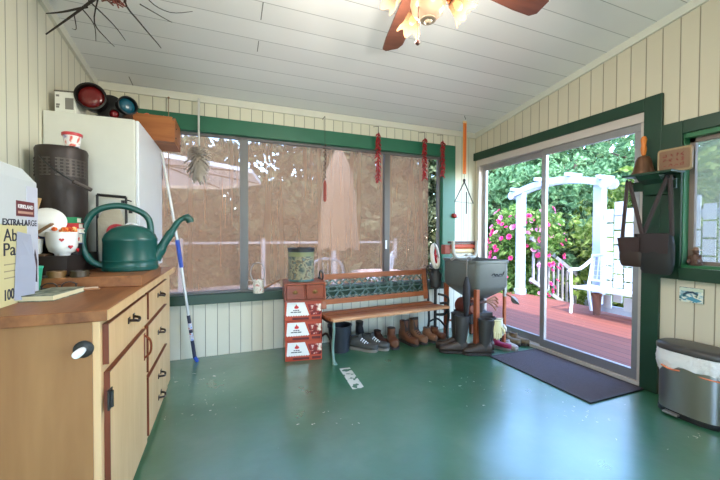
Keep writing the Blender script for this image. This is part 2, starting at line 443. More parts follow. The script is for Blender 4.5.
panel(DY0 + .03, 2.535, XR + .01, 'sliding_panel'); panel(2.53, DY1 - .035, XR + .06, 'fixed_panel')
b = MB(); b.box((XR - .02, DY0 + .032, 1.0), (XR + .01, DY0 + .055, 1.18)); b.build('door_handle', M_black, d1)
# baseboard strip on the right wall
b = MB(); b.box((XR - .012, 0.2, 0), (XR, 1.495, .03)); struct(b.build('baseboard_right', M_trim))

# ------------------------------------------------------------------ OUTSIDE
DZ = -.10
M_deck = grooved('redwood deck', (116, 60, 46), (60, 34, 30), 0, 3.1, .145, gw=.08, rough=.7, var=.2)
b = MB(); b.box((XR + .12, .4, DZ - .08), (6.0, 5.75, DZ)); struct(b.build('deck', M_deck))
b = MB(); b.box((-30, -14, -1.3), (40, 40, -1.2)); struct(b.build('ground', mat('garden soil', (120, 112, 80), .9, var=.3)))
b = MB(); b.box((-6, YB + .12, -.3), (2.9, 9.5, -.2)); struct(b.build('patio', mat('pale patio paving', (166, 146, 138), .8, var=.08)))
# tan shade cloth outside the back window
b = MB(); b.box((-1.0, YB + .19, .3), (2.395, YB + .193, 2.35)); b.box((-1.02, YB + .1, 2.35), (2.42, YB + .2, 2.4))
tag(b.build('shade_cloth', see_through('tan sun screen mesh', (176, 138, 106), .52, streak=.07)), 'tan sun screen cloth hung outside the long back window', 'shade cloth')

def blade_leaves(rng, c, rad, n, size, shell=.55):
    c = np.array(c); rad = np.array(rad)
    d = rng.normal(size=(n, 3)); d /= np.linalg.norm(d, axis=1)[:, None]
    r = (shell + (1 - shell) * rng.random(n)) ** 1.0
    lump = 1 + .18 * np.sin(5 * d[:, 0] + c[0]) * np.sin(4 * d[:, 2] + c[1]) + .12 * np.sin(9 * d[:, 1])
    p = c + d * rad * (r * lump)[:, None]
    a = rng.normal(size=(n, 3)); a /= np.linalg.norm(a, axis=1)[:, None]
    bb = np.cross(a, rng.normal(size=(n, 3))); bb /= np.linalg.norm(bb, axis=1)[:, None] + 1e-9
    s = size * (.6 + .8 * rng.random(n))[:, None]
    return np.stack([p - a * s, p + bb * s * .5, p + a * s, p - bb * s * .5], 1)
def leaf_mesh(name, quads, m, parent=None):
    q = np.concatenate(quads); n = len(q)
    me = bpy.data.meshes.new(name)
    me.vertices.add(n * 4); me.vertices.foreach_set('co', q.reshape(-1))
    me.loops.add(n * 4); me.loops.foreach_set('vertex_index', np.arange(n * 4, dtype=np.int32))
    me.polygons.add(n); me.polygons.foreach_set('loop_start', np.arange(0, n * 4, 4, dtype=np.int32))
    me.polygons.foreach_set('loop_total', np.full(n, 4, dtype=np.int32)); me.update(); me.validate()
    return link_mesh(name, me, m, parent)
M_leafA = leafmat('pale oak leaves', (44, 74, 46), (90, 124, 80), (136, 166, 118))
M_leafB = leafmat('yellow green leaves', (62, 86, 32), (104, 126, 52), (150, 160, 92))
M_leafC = leafmat('dark pine leaves', (20, 28, 18), (58, 68, 42), (140, 142, 104))  # wide tone contrast stands for sunlit and shaded leaves
M_bark = mat('grey bark', (96, 84, 70), .9, var=.3, bump=.4)
M_rose_leaf = leafmat('rose leaves', (54, 90, 34), (98, 134, 58), (152, 170, 100))
def tree(loc, h, r, label, group, m, n=5000, size=.17, clear=.35, seed=1, gaps=False):
    rng = np.random.default_rng(seed)
    t = thing('broadleaf_tree', label, 'tree', loc, 0, group)
    b = MB(); b.tube(spline([(0, 0, 0), (.08, .02, h * .3), (-.05, .05, h * .6), (.02, 0, h * .9)], 4), [.16] * 4 + [.12] * 4 + [.06] * 4 + [.03], 8)
    for k in range(5):
        a = k * 1.3 + seed; z = h * (.4 + .1 * k)
        b.tube([(0, 0, z), (cos(a) * r * .4, sin(a) * r * .4, z + .5), (cos(a) * r * .75, sin(a) * r * .75, z + .8)], [.07, .045, .02], 6)
    b.build('trunk', M_bark, t, smooth=60)
    q = []; k = 16
    for i in range(k):
        a = rng.random() * 2 * pi; rr = r * (.2 + .55 * rng.random()); z = h * (clear + (1 - clear) * (i + .5) / k)
        f = .55 if gaps else .68
        q.append(blade_leaves(rng, (cos(a) * rr, sin(a) * rr, z), (r * f, r * f, h * .17), n // k, size))
    leaf_mesh('foliage', q, m, t)
    return t
gz = -1.2
G1 = 'leafy trees beyond the deck'
for i, (x, y, h, r, mm, lb) in enumerate([
    (8.9, 9.6, 5.7, 2.1, M_leafA, 'tall pale green tree seen left of the arbor through the fixed door panel'),
    (10.4, 7.6, 5.3, 2.2, M_leafA, 'tall pale green tree rising behind the middle of the white arbor'),
    (11.6, 5.6, 5.6, 2.2, M_leafA, 'tall pale green tree behind the right post of the arbor'),
    (9.0, 4.6, 3.6, 1.5, M_leafB, 'low yellow green tree just above the white block fence'),
    (12.6, 3.4, 5.2, 2.2, M_leafA, 'tall green tree seen over the fence through the small right window'),
    (12.2, 10.0, 6.4, 2.8, M_leafC, 'darker tall tree standing furthest back beyond the arbor'),
    (9.4, 6.2, 3.9, 1.7, M_leafA, 'bushy green tree low between the arbor posts'),
    (7.6, 7.6, 3.8, 1.5, M_leafA, 'bushy green tree close behind the pink rose bush')]):
    tree((x, y, gz), h, r, lb, G1, mm, n=5200, size=.14 if mm is not M_leafC else .2, clear=.12 if h < 5 else .22, seed=i + 3)
G2 = 'trees behind the tan screen'
for i, (x, y, h, r, lb) in enumerate([
    (-2.0, 11.5, 5.0, 2.1, 'dark tree behind the open white parasol'),
    (0.9, 12.6, 6.6, 2.2, 'dark airy tree with sky showing through, right of the open white parasol'),
    (3.3, 11.8, 7.2, 2.3, 'dark tree directly behind the closed tan parasol'),
    (5.8, 11.2, 7.0, 2.2, 'dark tree seen through the right end of the tan screen'),
    (-5.0, 12.8, 6.8, 2.5, 'dark tree furthest left behind the tan screen'),
    (-0.6, 10.6, 3.4, 1.7, 'low dark bush behind the tan screen, right of the open white parasol'),
    (2.2, 10.4, 3.6, 1.7, 'low dark bush behind the closed tan parasol'),
    (4.6, 10.2, 3.8, 1.7, 'low dark bush behind the right half of the tan screen')]):
    tree((x, y, gz), h, r, lb, G2, M_leafC, n=(1500 if i == 1 else 6000), size=.19, clear=.12, seed=i + 31, gaps=(i == 1))
# rose bush
rb = thing('rose_bush', 'big climbing rose bush covered in pink flowers beyond the sliding door', 'rose bush', (6.55, 6.05, DZ - .9))
rng = np.random.default_rng(5)
q = [blade_leaves(rng, c, r, n, .075) for c, r, n in (((0, .2, 1.6), (.75, .8, 1.0), 2200), ((-.1, -.4, 2.1), (.6, .6, .6), 1300), ((.3, .5, 2.4), (.6, .55, .5), 1100), ((-.2, .1, .8), (.8, .9, .7), 1400))]
leaf_mesh('foliage', q, M_rose_leaf, rb)
b = MB()
for k in range(7):
    a = k * .9; b.tube([(cos(a) * .1, sin(a) * .1, 0), (cos(a) * .3, sin(a) * .3, 1.2), (cos(a) * .6, sin(a) * .6, 2.2)], [.025, .018, .01], 6)
b.build('stems', M_bark, rb)
M_pink = mat('deep pink petals', (190, 36, 96), .6, var=.25); M_lpink = mat('pale pink petals', (206, 124, 160), .6, var=.2)
def rose_bm():
    b = MB()
    for ring, (n_, r_, t_) in enumerate(((6, .075, .35), (5, .052, .8), (4, .03, 1.15))):
        for k in range(n_):
            a = 2 * pi * k / n_ + ring * .5; d = V((cos(a), sin(a), 0)); w = V((-sin(a), cos(a), 0)); u = d * cos(t_) + V((0, 0, 1)) * sin(t_)
            p0 = d * .006; p1 = p0 + u * r_ * .6; p2 = p0 + u * r_
            vs = [b.v(p0 - w * r_ * .15), b.v(p1 - w * r_ * .5), b.v(p2 - w * r_ * .25), b.v(p2 + w * r_ * .25), b.v(p1 + w * r_ * .5), b.v(p0 + w * r_ * .15)]
            b.f(vs)
    return b
ro = rose_bm().build('rose', M_pink, rb); rl = rose_bm().build('rose', M_lpink, rb)
R2 = random.Random(11); first = {0: True, 1: True}
for k in range(96):
    pl = 1 if k % 3 == 0 else 0; src = rl if pl else ro
    if first[pl]: o = src; first[pl] = False
    else: o = src.copy(); COL.objects.link(o); o.parent = rb
    th = R2.uniform(radians(150), radians(300)); z = R2.uniform(.75, 2.75) if k % 4 else R2.uniform(1.7, 2.8)
    rr = .86 * sqrt(max(.2, 1 - ((z - 1.8) / 1.35) ** 2))
    o.location = (cos(th) * rr, sin(th) * rr, z)
    o.rotation_euler = (R2.uniform(.6, 1.4), 0, th + pi / 2); sc = R2.uniform(.5, .88); o.scale = (sc, sc, sc)
# white arbor
ar = thing('garden_arbor', 'white arbor with arched top beam standing at the deck edge', 'arbor', (5.85, 4.62, DZ))
M_wh = mat('white outdoor paint', (170, 176, 188), .6, var=.03)
M_pb = mat('blue shaded white paint', (160, 168, 186), .6, var=.03)  # white arbor paint with the blue of its shaded faces put into the colour
for y in (-.78, .86):
    b = MB(); b.box((-.07, y - .07, 0), (.07, y + .07, 2.16)); b.box((-.085, y - .085, 0), (.085, y + .085, .12)); b.build('post', M_pb, ar, bevel=.006)
for x in (-.09, .09):
    arc = []
    for k in range(15):
        u = -.9 + 1.92 * k / 14; arc.append((u, 2.06 + .17 * (1 - ((u - .06) / .96) ** 2)))
    poly = arc + [(u, z + .12) for u, z in arc[::-1]]
    b = MB(); b.prism(poly, x - .02, x + .02, 'YZ'); b.lathe([(.085, x - .028), (.085, x + .028)], (0, -.92, 2.11), 16, 'X'); b.lathe([(.085, x - .028), (.085, x + .028)], (0, 1.03, 2.11), 16, 'X')
    b.build('arched_beam', M_pb, ar)
for u in (-.86, -.3, .35, .95):
    z = 2.18 + .17 * (1 - ((u - .06) / .96) ** 2); b = MB(); b.box((-.2, u - .025, z), (.2, u + .025, z + .06)); b.build('rafter', M_pb, ar)
# stair railing down from the deck
sr = thing('stair_railing', 'weathered white stair railing dropping away beyond the arbor', 'railing', (6.0, 5.35, DZ))
M_wgrey = mat('weathered white wood', (140, 134, 134), .7, var=.1)
b = MB(); b.bar((0, 0, 1.2), (2.0, .3, .2), .06, .09); b.build('handrail', M_wgrey, sr)
b = MB(); b.bar((0, 0, .32), (2.0, .3, -.68), .05, .08); b.build('bottom_rail', M_wgrey, sr)
for k in range(11):
    t_ = (k + .5) / 11; b = MB(); b.bar((2 * t_, .3 * t_, .32 - 1.0 * t_), (2 * t_, .3 * t_, 1.2 - 1.0 * t_), .045, .035); b.build('baluster', M_wgrey, sr)
b = MB(); b.box((1.95, .22, -1.1), (2.1, .38, .28)); b.box((1.92, .19, .28), (2.13, .41, .32)); b.prism([(1.94, .21), (2.11, .21), (2.11, .39), (1.94, .39)], .32, .34); b.build('newel_post', mat('pale blue post', (190, 206, 232), .6), sr)
# white block lattice fence right of the arbor
lf = thing('lattice_fence', 'white basket-weave lattice fence behind the white garden bench', 'fence', (5.62, 3.66, DZ))
M_latt = mat('bright white vinyl', (186, 190, 196), .5, var=.02)
b = MB(); W_ = 3.1
for c in range(20):
    y = -.06 - c * .150; off = .11 if c % 2 else 0
    for r_ in range(8):
        z0 = .12 + off + r_ * .225
        if z0 + .2 > 1.78: continue
        b.box((-.02, y - .122, z0), (.0, y, z0 + .20))
b.build('lattice', M_latt, lf)
for z in (.04, 1.5): 
    b = MB(); b.box((.02, -W_, z), (.06, 0, z + .11)); b.build('rail', M_wh, lf)
for y in (-1.6, -3.1):
    b = MB(); b.box((.02, y - .05, 0), (.12, y + .05, 1.75)); b.build('post', M_wh, lf)
# white metal garden bench outside
gb = thing('garden_bench', 'white metal garden bench on the deck against the lattice fence', 'bench', (5.22, 3.1, DZ), 0)
b = MB(); b.box((-.02, -.75, .41), (.02, .75, .45))
for k in range(6): b.box((.03 + k * .07, -.75, .415), (.085 + k * .07, .75, .44))
b.build('seat', M_latt, gb)
for y in (-.75, .75):
    b = MB(); b.tube(spline([(-.02, y, .0), (.0, y, .2), (-.02, y, .43), (-.03, y, .68)], 5), .024, 8); b.build('leg', M_latt, gb)
    b = MB(); b.tube(spline([(.48, y, 0), (.42, y, .2), (.4, y, .43), (.44, y, .6), (.50, y, .95)], 5), .024, 8); b.build('leg', M_latt, gb)
    b = MB(); b.tube(spline([(-.08, y, .67), (.0, y, .71), (.2, y, .72), (.47, y, .86)], 5), .026, 8); b.build('armrest', M_latt, gb)
b = MB(); b.tube(spline([(.50, -.75, .92), (.50, -.4, .97), (.50, 0, 1.0), (.50, .4, .97), (.50, .75, .92)], 5), .024, 8); b.tube([(.44, -.75, .52), (.44, .75, .52)], .018, 8); b.build('backrest', M_latt, gb)
b = MB()
for k in range(21): y = -.72 + k * .072; b.bar((.44, y, .52), (.50, y, .95), .012)
for z in (.6, .68, .76, .84): b.bar((.45 + (z - .55) * .1, -.74, z), (.45 + (z - .55) * .1, .74, z), .012)
b.build('grille', M_latt, gb)
pot = thing('plant_pot', 'brown clay pot on the deck under the white garden bench', 'pot', (5.48, 3.62, DZ))
b = MB(); b.lathe([(.05, 0), (.065, .3), (.075, .3), (.075, .34), (.06, .34), (.055, .3)], n=20); b.build('pot', mat('terracotta', (96, 60, 50), .8), pot, smooth=40)
# parasols and chairs out on the patio
M_canvas = mat('white parasol canvas', (250, 246, 238), .8, var=.03); M_tcan = mat('tan parasol canvas', (128, 104, 82), .85, var=.1)
pa = thing('patio_parasol', 'open white patio parasol seen through the left of the tan screen', 'parasol', (-1.0, 6.4, -.2))
b = MB(); ring = [(1.65 * cos(2 * pi * k / 8 + .2), 1.65 * sin(2 * pi * k / 8 + .2)) for k in range(8)]
b.loft([[(x, y, 2.30) for x, y in ring], [(x, y, 2.36) for x, y in ring], [(x * .04, y * .04, 2.62) for x, y in ring]], cap=False); b.build('canopy', M_canvas, pa)
b = MB(); b.tube([(0, 0, 0), (0, 0, 2.62)], .025, 10); b.build('pole', M_tcan, pa)
for k in range(8):
    b = MB(); b.bar((0, 0, 2.5), (ring[k][0] * .97, ring[k][1] * .97, 2.32), .02); b.build('rib', M_tcan, pa)
b = MB(); b.lathe([(.3, 0), (.28, .06), (.05, .1)], n=20); b.build('base', M_iron, pa)
pc = thing('patio_parasol', 'closed tan patio parasol standing behind the middle of the tan screen', 'parasol', (1.78, 5.5, -.2))
b = MB(); rings = []
for z, r_ in ((1.1, .30), (1.5, .275), (2.0, .25), (2.45, .18), (2.75, .07), (2.86, .02)):
    rings.append([(r_ * (1 + .16 * (k % 2)) * cos(2 * pi * k / 20), r_ * (1 + .16 * (k % 2)) * sin(2 * pi * k / 20), z + (.05 if k % 4 == 0 and z < 1.2 else 0)) for k in range(20)])
b.loft(rings, cap=False); b.build('canopy', M_tcan, pc, smooth=50)
b = MB(); b.tube([(0, 0, 0), (0, 0, 2.9)], .025, 10); b.build('pole', mat('pole wood', (180, 140, 110)), pc)
b = MB(); b.lathe([(.3, 0), (.28, .06), (.05, .1)], n=20); b.build('base', M_iron, pc)
def wirechair(loc, rz, label):
    c = thing('patio_chair', label, 'chair', loc, rz, 'white chairs on the patio')
    b = MB(); b.box((-.23, -.22, .42), (.23, .24, .45)); b.build('seat', M_latt, c)
    for x, y in ((-.2, -.2), (.2, -.2), (-.2, .22), (.2, .22)):
        b = MB(); b.tube([(x, y, .42), (x * 1.15, y * 1.15, 0)], .016, 8); b.build('leg', M_latt, c)
    b = MB(); b.tube(spline([(-.22, .22, .44), (-.22, .28, .9), (0, .3, 1.0), (.22, .28, .9), (.22, .22, .44)], 5), .02, 8)
    for k in range(5): b.tube([(-.14 + k * .07, .23, .45), (-.14 + k * .07, .29, .94)], .01, 6)
    b.build('backrest', M_latt, c)
wirechair((1.55, 5.1, -.2), 2.6, 'white patio chair low beside the closed tan parasol')
wirechair((3.05, 6.6, -.2), -2.2, 'white patio chair seen through the right half of the tan screen')
wf = thing('patio_rail', 'white rail fence running behind the patio beyond the tan screen', 'fence', (0, 8.6, -.2))
for z in (1.12,):
    b = MB(); b.box((-5, -.02, z), (4.6, .02, z + .055)); b.build('rail', M_wgrey, wf)
for k in range(6):
    b = MB(); b.box((-4.6 + k * 1.8, -.05, 0), (-4.5 + k * 1.8, .05, 1.25)); b.build('post', M_wgrey, wf)
tb = thing('patio_table', 'pale patio table near the closed tan parasol', 'table', (2.5, 5.4, -.2))
b = MB(); b.lathe([(.5, .68), (.5, .71)], n=28); b.build('tabletop', mat('pale pink tabletop', (226, 190, 176), .5), tb)
b = MB(); b.tube([(0, 0, 0), (0, 0, .68)], .04, 10); b.lathe([(.25, 0), (.22, .03)], n=20); b.build('pedestal', M_wh, tb)

# ================================================================== LEFT SIDE: COUNTER
M_ply = wood('pale varnished plywood', (206, 164, 112), (222, 184, 134), 2, .45, 7, .12)
M_ply2 = wood('shaded varnished end panel', (146, 100, 56), (164, 118, 70), 2, .45, 6, .12)  # orange-brown varnish, darkened further for the shade on this end
M_top = wood('worn brown counter wood', (112, 66, 36), (154, 100, 58), 1, .42, 9, .12, spec=.4)
M_edge = wood('red brown edge', (98, 44, 22), (124, 60, 32), 2, .4, 12, .1)
BX, BY0, BY1 = -.42, 1.465, 3.07
cb = thing('counter_cabinet', 'pale plywood counter cabinet with drawers and doors under a brown wooden top', 'cabinet', (-.7, 2.26, 0))
def loc_box(b, a, c): o = V((-.7, 2.26, 0)); return b.box(V(a) - o, V(c) - o)
b = MB(); loc_box(b, (XL + .004, BY0, 0), (BX, BY1, .86)); b.build('body', [M_ply], cb, bevel=.002)
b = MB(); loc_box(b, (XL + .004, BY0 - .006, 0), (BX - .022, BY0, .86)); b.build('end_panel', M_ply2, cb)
b = MB(); loc_box(b, (XL + .004, BY0 - .035, .86), (BX + .03, BY1 + .03, .9)); b.build('worktop', M_top, cb, bevel=.004)
b = MB(); loc_box(b, (BX + .030, BY0 - .03, .862), (BX + .034, BY1 + .03, .898)); b.build('front_edge', M_ply, cb)
M_pull = mat('dark bronze pull', (58, 46, 40), .35, .7)
def front(nm, y0, y1, z0, z1, pulls, hinges=()):
    b = MB(); loc_box(b, (BX, y0, z0), (BX + .02, y1, z1)); f = b.build(nm, M_ply, cb)
    b = MB()   # dark red-brown side and upper edges of the lipped front
    loc_box(b, (BX + .001, y0 - .004, z0), (BX + .0195, y0, z1)); loc_box(b, (BX + .001, y0 - .004, z1), (BX + .0195, y1, z1 + .004))
    b.build('edge_band', M_edge, f)
    for py, pz, vert in pulls:
        b = MB(); o = V((-.7, 2.26, 0))
        if not vert:
            b.tube(spline([V((BX + .02, py - .042, pz)) - o, V((BX + .046, py - .03, pz - .004)) - o, V((BX + .05, py, pz - .012)) - o, V((BX + .046, py + .03, pz - .004)) - o, V((BX + .02, py + .042, pz)) - o], 4), .0062, 8)
            b.box(V((BX + .02, py - .055, pz - .013)) - o, V((BX + .024, py - .028, pz + .013)) - o); b.box(V((BX + .02, py + .028, pz - .013)) - o, V((BX + .024, py + .055, pz + .013)) - o)
        else:
            b.tube(spline([V((BX + .02, py, pz - .06)) - o, V((BX + .048, py, pz - .03)) - o, V((BX + .048, py, pz + .03)) - o, V((BX + .02, py, pz + .06)) - o], 4), .0055, 8)
            b.box(V((BX + .02, py - .011, pz - .07)) - o, V((BX + .0235, py + .011, pz + .07)) - o)
        b.build('handle', M_pull if not vert else mat('copper pull', (136, 70, 46), .35, .7), f)
    for py, pz in hinges:
        b = MB(); loc_box(b, (BX + .018, py - .03, pz - .036), (BX + .024, py + .012, pz + .036)); o = V((-.7, 2.26, 0))
        b.tube([V((BX + .026, py - .01, pz - .03)) - o, V((BX + .026, py - .01, pz + .03)) - o], .007, 8); b.build('hinge', M_iron, f)
front('drawer', 1.49, 2.13, .69, .835, [(1.80, .785, 0)])
front('drawer', 2.185, 2.80, .69, .835, [(2.49, .78, 0)])
front('door', 1.50, 2.11, .04, .655, [(2.06, .575, 1)], [(1.50, .56), (1.50, .14)])
front('drawer', 2.17, 2.80, .40, .655, [(2.49, .545, 0)])
front('drawer', 2.17, 2.80, .045, .365, [(2.49, .265, 0), (2.49, .13, 0)])
ko = V((-.466, BY0 - .006, .762)) - V((-.7, 2.26, 0))
b = MB(); b.lathe([(.03, 0), (.03, -.006), (.022, -.012)], ko, axis='Y', n=24); kn = lab(b.build('knob_plate', M_iron, cb, smooth=40), 'dark round plate')
b = MB(); b.lathe([(.011, -.012), (.013, -.03), (.013, -.065), (.009, -.07)], ko, axis='Y', n=20); lab(b.build('knob', M_white, kn, smooth=40), 'white knob')

# corner cabinet of white metal standing on the counter
FC = (-.773, 3.03)
wc = thing('metal_cabinet', 'tall white metal cabinet standing in the corner behind the counter clutter', 'cabinet', (FC[0], FC[1], .9))
M_enam = mat('off white enamel', (206, 206, 196), .38, var=.05)
b = MB(); b.box((-.243, -.44, 0), (.228, .44, 1.005)); b.build('body', M_enam, wc, bevel=.008)
b = MB(); b.box((.229, -.435, .01), (.247, .42, 1.0)); dr = b.build('door', mat('cool white enamel', (222, 226, 230), .35, var=.03), wc, bevel=.004)
for z in (.16, .80):
    b = MB(); b.box((.236, .421, z - .05), (.25, .437, z + .05)); b.build('hinge', M_iron, dr)
TOPZ = 1.906
# on top of it: carton, signal lantern, wooden box with red tops
ct = thing('carton', 'small white carton with a dark open flap on top of the metal cabinet', 'box', (-.915, 2.70, TOPZ), -.15)
b = MB(); b.box((-.055, -.06, 0), (.055, .06, .135)); b.build('body', mat('white card', (222, 222, 214), .6), ct)
b = MB(); b.box((-.057, -.062, .135), (.06, .064, .144)); b.build('lid', mat('grey brown card', (88, 82, 76), .6), ct)
b = MB()
for z, w_ in ((.105, .03), (.05, .035), (.036, .03)): b.box((-.048, -.0612, z), (-.048 + w_ * .55, -.06, z + .012))
b.box((.0, -.0612, .03), (.045, -.06, .1)); b.build('printing', mat('pale grey ink', (120, 118, 112), .7), ct)
ln = thing('signal_lantern', 'old black railway signal lantern with red and blue lenses lying on the cabinet', 'lantern', (-.748, 2.78, TOPZ + .105), 0)
M_lant = mat('sooty black tin', (30, 28, 28), .35, .4, var=.4, bump=.2)
b = MB(); b.M = Matrix.Translation((.03, .04, -.005))
b.lathe([(.05, -.10), (.085, -.085), (.094, .0), (.092, .1), (.075, .13), (.05, .15), (.045, .19)], axis='Y', n=30); b.build('body', M_lant, ln, smooth=40)
def lens(nm, p, d, r, m, dep=.09):
    d = V(d).normalized(); q = d.to_track_quat('Z', 'Y').to_matrix().to_4x4(); q.translation = V(p)
    b = MB(); b.M = q; b.lathe([(r * .95, -dep), (r * .98, -.01), (r * 1.12, 0), (r * 1.12, .016), (r * .98, .018), (r * .94, .006), (r * .9, -.02)], n=30); h = b.build('lens_hood', M_lant, ln, smooth=45)
    b = MB(); b.M = q; b.lathe([(r * .94, -.012), (r * .8, .002), (r * .45, .01), (.005, .012)], n=30); b.build('lens', m, h, smooth=60)
lens('a', (-.045, -.135, .022), (.05, -1, .02), .076, mat('dark red glass', (100, 20, 20), .2, var=.1))
lens('b', (.135, -.075, .012), (.55, -.85, -.0), .054, mat('teal glass', (18, 76, 94), .2, var=.1))
lens('c', (.075, -.125, -.068), (.3, -1, -.15), .028, mat('ruby glass', (110, 20, 26), .2))
b = MB(); b.tube(spline([(-.09, .0, -.06), (.03, -.12, -.09), (.1, -.09, -.09)], 5), .008, 8); b.build('bail', M_iron, ln)
M_box = wood('orange pine box', (146, 82, 38), (176, 108, 56), 0, .5, 9, .12)
wb = thing('wooden_box', 'open orange brown wooden box overhanging the edge of the metal cabinet', 'box', (-.56, 3.30, TOPZ), 0)
b = MB(); b.box((-.3, -.19, 0), (.175, .19, .02)); b.build('bottom', M_box, wb)
for y in (-.19, .172):
    b = MB(); b.box((-.3, y, .02), (.16, y + .018, .2)); b.build('side_panel', M_box, wb, bevel=.002)
for x in (-.3, .158):
    b = MB()
    if x < 0: b.box((x, -.172, .02), (x + .018, .172, .2))
    else: b.prism([(-.192, .02), (.192, .02), (.192, .17), (.14, .205), (-.14, .205), (-.192, .17)], x + .002, x + .02, 'YZ')
    e = b.build('end_panel', M_box, wb, bevel=.002)
    if x > 0:
        b = MB()
        for yy, zz in ((-.15, .04), (-.13, .12), (.14, .05)): b.ball((x + .021, yy, zz), .007, 8, 5)
        b.build('screw', M_iron, e)
for k, (x, y, r_, c_) in enumerate(((-.12, -.1, .035, (206, 60, 46)), (-.03, -.1, .03, (214, 70, 54)), (.09, -.1, .026, (214, 160, 96)))):
    o = thing('ball', ['red ball at the left end of the wooden box', 'red ball in the middle of the wooden box', 'tan ball peeping out of the right end of the wooden box'][k], 'ball', (wb.location.x + x, wb.location.y + y, TOPZ + .02), 0, 'balls in the wooden box')
    b = MB(); b.lathe([(.03, 0), (.04, .06), (.03, .11), (.02, .165)], n=16); b.build('stem', mat('ball stem', c_, .5), o)
    b = MB(); b.ball((0, 0, .165 + r_ * .6), r_); b.build('cap', mat('ball red', c_, .4), o, smooth=60)

# raised board and low crate carrying the clutter
PB = .955
rbd = tag(MB().box((XL + .02, 2.02, .9), (-.40, 2.555, PB)).build('wooden_board', M_top, bevel=.003), 'low thick wooden board under the teal watering can at the back of the counter', 'board')
M_dk = mat('black brown wood', (40, 30, 26), .6, var=.3)
dc = thing('crate', 'low dark crate at the back of the counter under the heaped cups', 'crate', (-.86, 2.33, PB))
b = MB(); b.box((-.14, -.215, 0), (.11, .2, .012)); b.build('bottom', M_dk, dc)
b = MB(); b.box((-.14, -.23, 0), (.11, -.215, .1)); b.box((-.14, .2, 0), (.11, .215, .1)); b.box((-.155, -.23, 0), (-.14, .215, .1)); b.box((.11, -.23, 0), (.125, .215, .1)); b.box((-.14, -.215, .088), (.11, .2, .1)); b.build('sides', M_dk, dc)
CR = PB + .1
# dark pierced canister
po = thing('heater_canister', 'dark brown metal canister with pierced vents and a wire handle', 'canister', (-.865, 2.425, CR))
M_can = mat('dark brown burnt metal', (52, 42, 38), .45, .35, var=.35, bump=.1)
b = MB(); b.lathe([(.107, 0), (.112, .02), (.116, .55), (.118, .575), (.112, .59), (.10, .594), (.01, .596)], n=40); b.build('body', M_can, po, smooth=40)
M_vent = mat('highlit vent slots', (82, 74, 68), .5, .5)  # lighter than the can: the highlight on the slots is in their colour
for c in range(14):
    a = -pi * .98 + c * .215; b = MB()
    if c in (3, 4, 7): continue
    for r_ in range(6):
        z = .43 + r_ * .018; d = V((cos(a), sin(a), 0)); w_ = V((-sin(a), cos(a), 0))
        p = d * .1150 + V((0, 0, z)); b.bar(p - w_ * .014, p + w_ * .014, .006, .008, up=d)
    b.bar(d * .1135 + V((0, 0, .425)), d * .1135 + V((0, 0, .525)), .01, .006, up=d); b.build('vent', M_vent, po)
b = MB(); b.tube(spline([(-.06, -.115, .53), (.0, -.16, .47), (.09, -.16, .40), (.16, -.10, .36)], 5), .0035, 6); hd = b.build('handle', M_iron, po)
b = MB(); b.tube([(.10, -.155, .392), (.165, -.10, .355)], .011, 10); b.build('grip', mat('dark grip', (70, 60, 54), .5), hd)
tub = thing('dip_tub', 'small tub with a red lid on top of the dark canister', 'tub', (-.80, 2.37, CR + .596))
b = MB(); b.lathe([(.032, 0), (.042, .06)], n=24); b.build('cup', speckle('printed tub', [(60, 60, 150), (220, 210, 220), (240, 236, 230), (214, 70, 50), (232, 170, 160)], 22), tub, smooth=40)
b = MB(); b.lathe([(.046, .058), (.047, .072), (.042, .076), (.01, .076)], n=24); b.build('lid', mat('red lid', (190, 48, 58), .4), tub, smooth=40)
# book stack behind the cups
bs = [('green paperback on top of the pile of books', (30, 130, 80), .17, .03, .10), ('red paperback second in the pile of books', (186, 40, 44), .165, .028, .06), ('white book third in the pile of books', (226, 224, 216), .175, .024, .14), ('blue book at the bottom of the pile of books', (38, 60, 120), .16, .055, .08)]
z = CR + .058
b = MB(); b.box((-.08, -.036, 0), (.08, .036, .058)); tag(b.build('cash_box', M_black, None, .004, loc=(-.805, 2.228, CR)), 'black flat box under the pile of books behind the cups', 'box')
for i, (lb, c_, w_, t_, rz) in enumerate(bs[::-1]):
    o = thing('book', lb, 'book', (-.800 - (.010 if i == 3 else 0), 2.228, z), rz * .3, 'books heaped on the counter')
    b = MB(); b.box((-w_ / 2, -.036, 0), (w_ / 2, .036, .004)); b.box((-w_ / 2, -.036, t_ - .004), (w_ / 2, .036, t_)); b.box((-w_ / 2, -.036, .004), (w_ / 2, -.033, t_ - .004)); b.build('cover', mat('book cover', c_, .5, var=.08), o)
    b = MB(); b.box((-w_ / 2 + .004, -.033, .004), (w_ / 2 - .004, .034, t_ - .004)); b.build('pages', M_cream, o)
    z += t_ + .0005
# cups
M_china = mat('white glazed china', (238, 236, 230), .2, var=.03)
def heart(b, p, n_, r_):
    n_ = V(n_).normalized(); u = V((0, 0, 1)).cross(n_).normalized(); w_ = n_.cross(u)
    pts = []
    for k in range(18):
        t_ = 2 * pi * k / 18; x = 16 * sin(t_) ** 3; y = 13 * cos(t_) - 5 * cos(2 * t_) - 2 * cos(3 * t_) - cos(4 * t_); pts.append((x * r_ / 17, y * r_ / 17))
    b.loft([[V(p) + u * x + w_ * y - n_ * .004 for x, y in pts], [V(p) + u * x + w_ * y + n_ * .0015 for x, y in pts]])
cu = thing('china_cup', 'white fluted china cup with red hearts full of orange sweets', 'cup', (-.775, 2.165, CR), radians(70))
rings = []
for z_, r_ in ((0, .03), (.012, .034), (.02, .052), (.05, .061), (.118, .066), (.12, .062), (.06, .056)):
    rings.append([(r_ * (1 + .035 * abs(sin(k * pi / 8))) * cos(2 * pi * k / 48), r_ * (1 + .035 * abs(sin(k * pi / 8))) * sin(2 * pi * k / 48), z_) for k in range(48)])
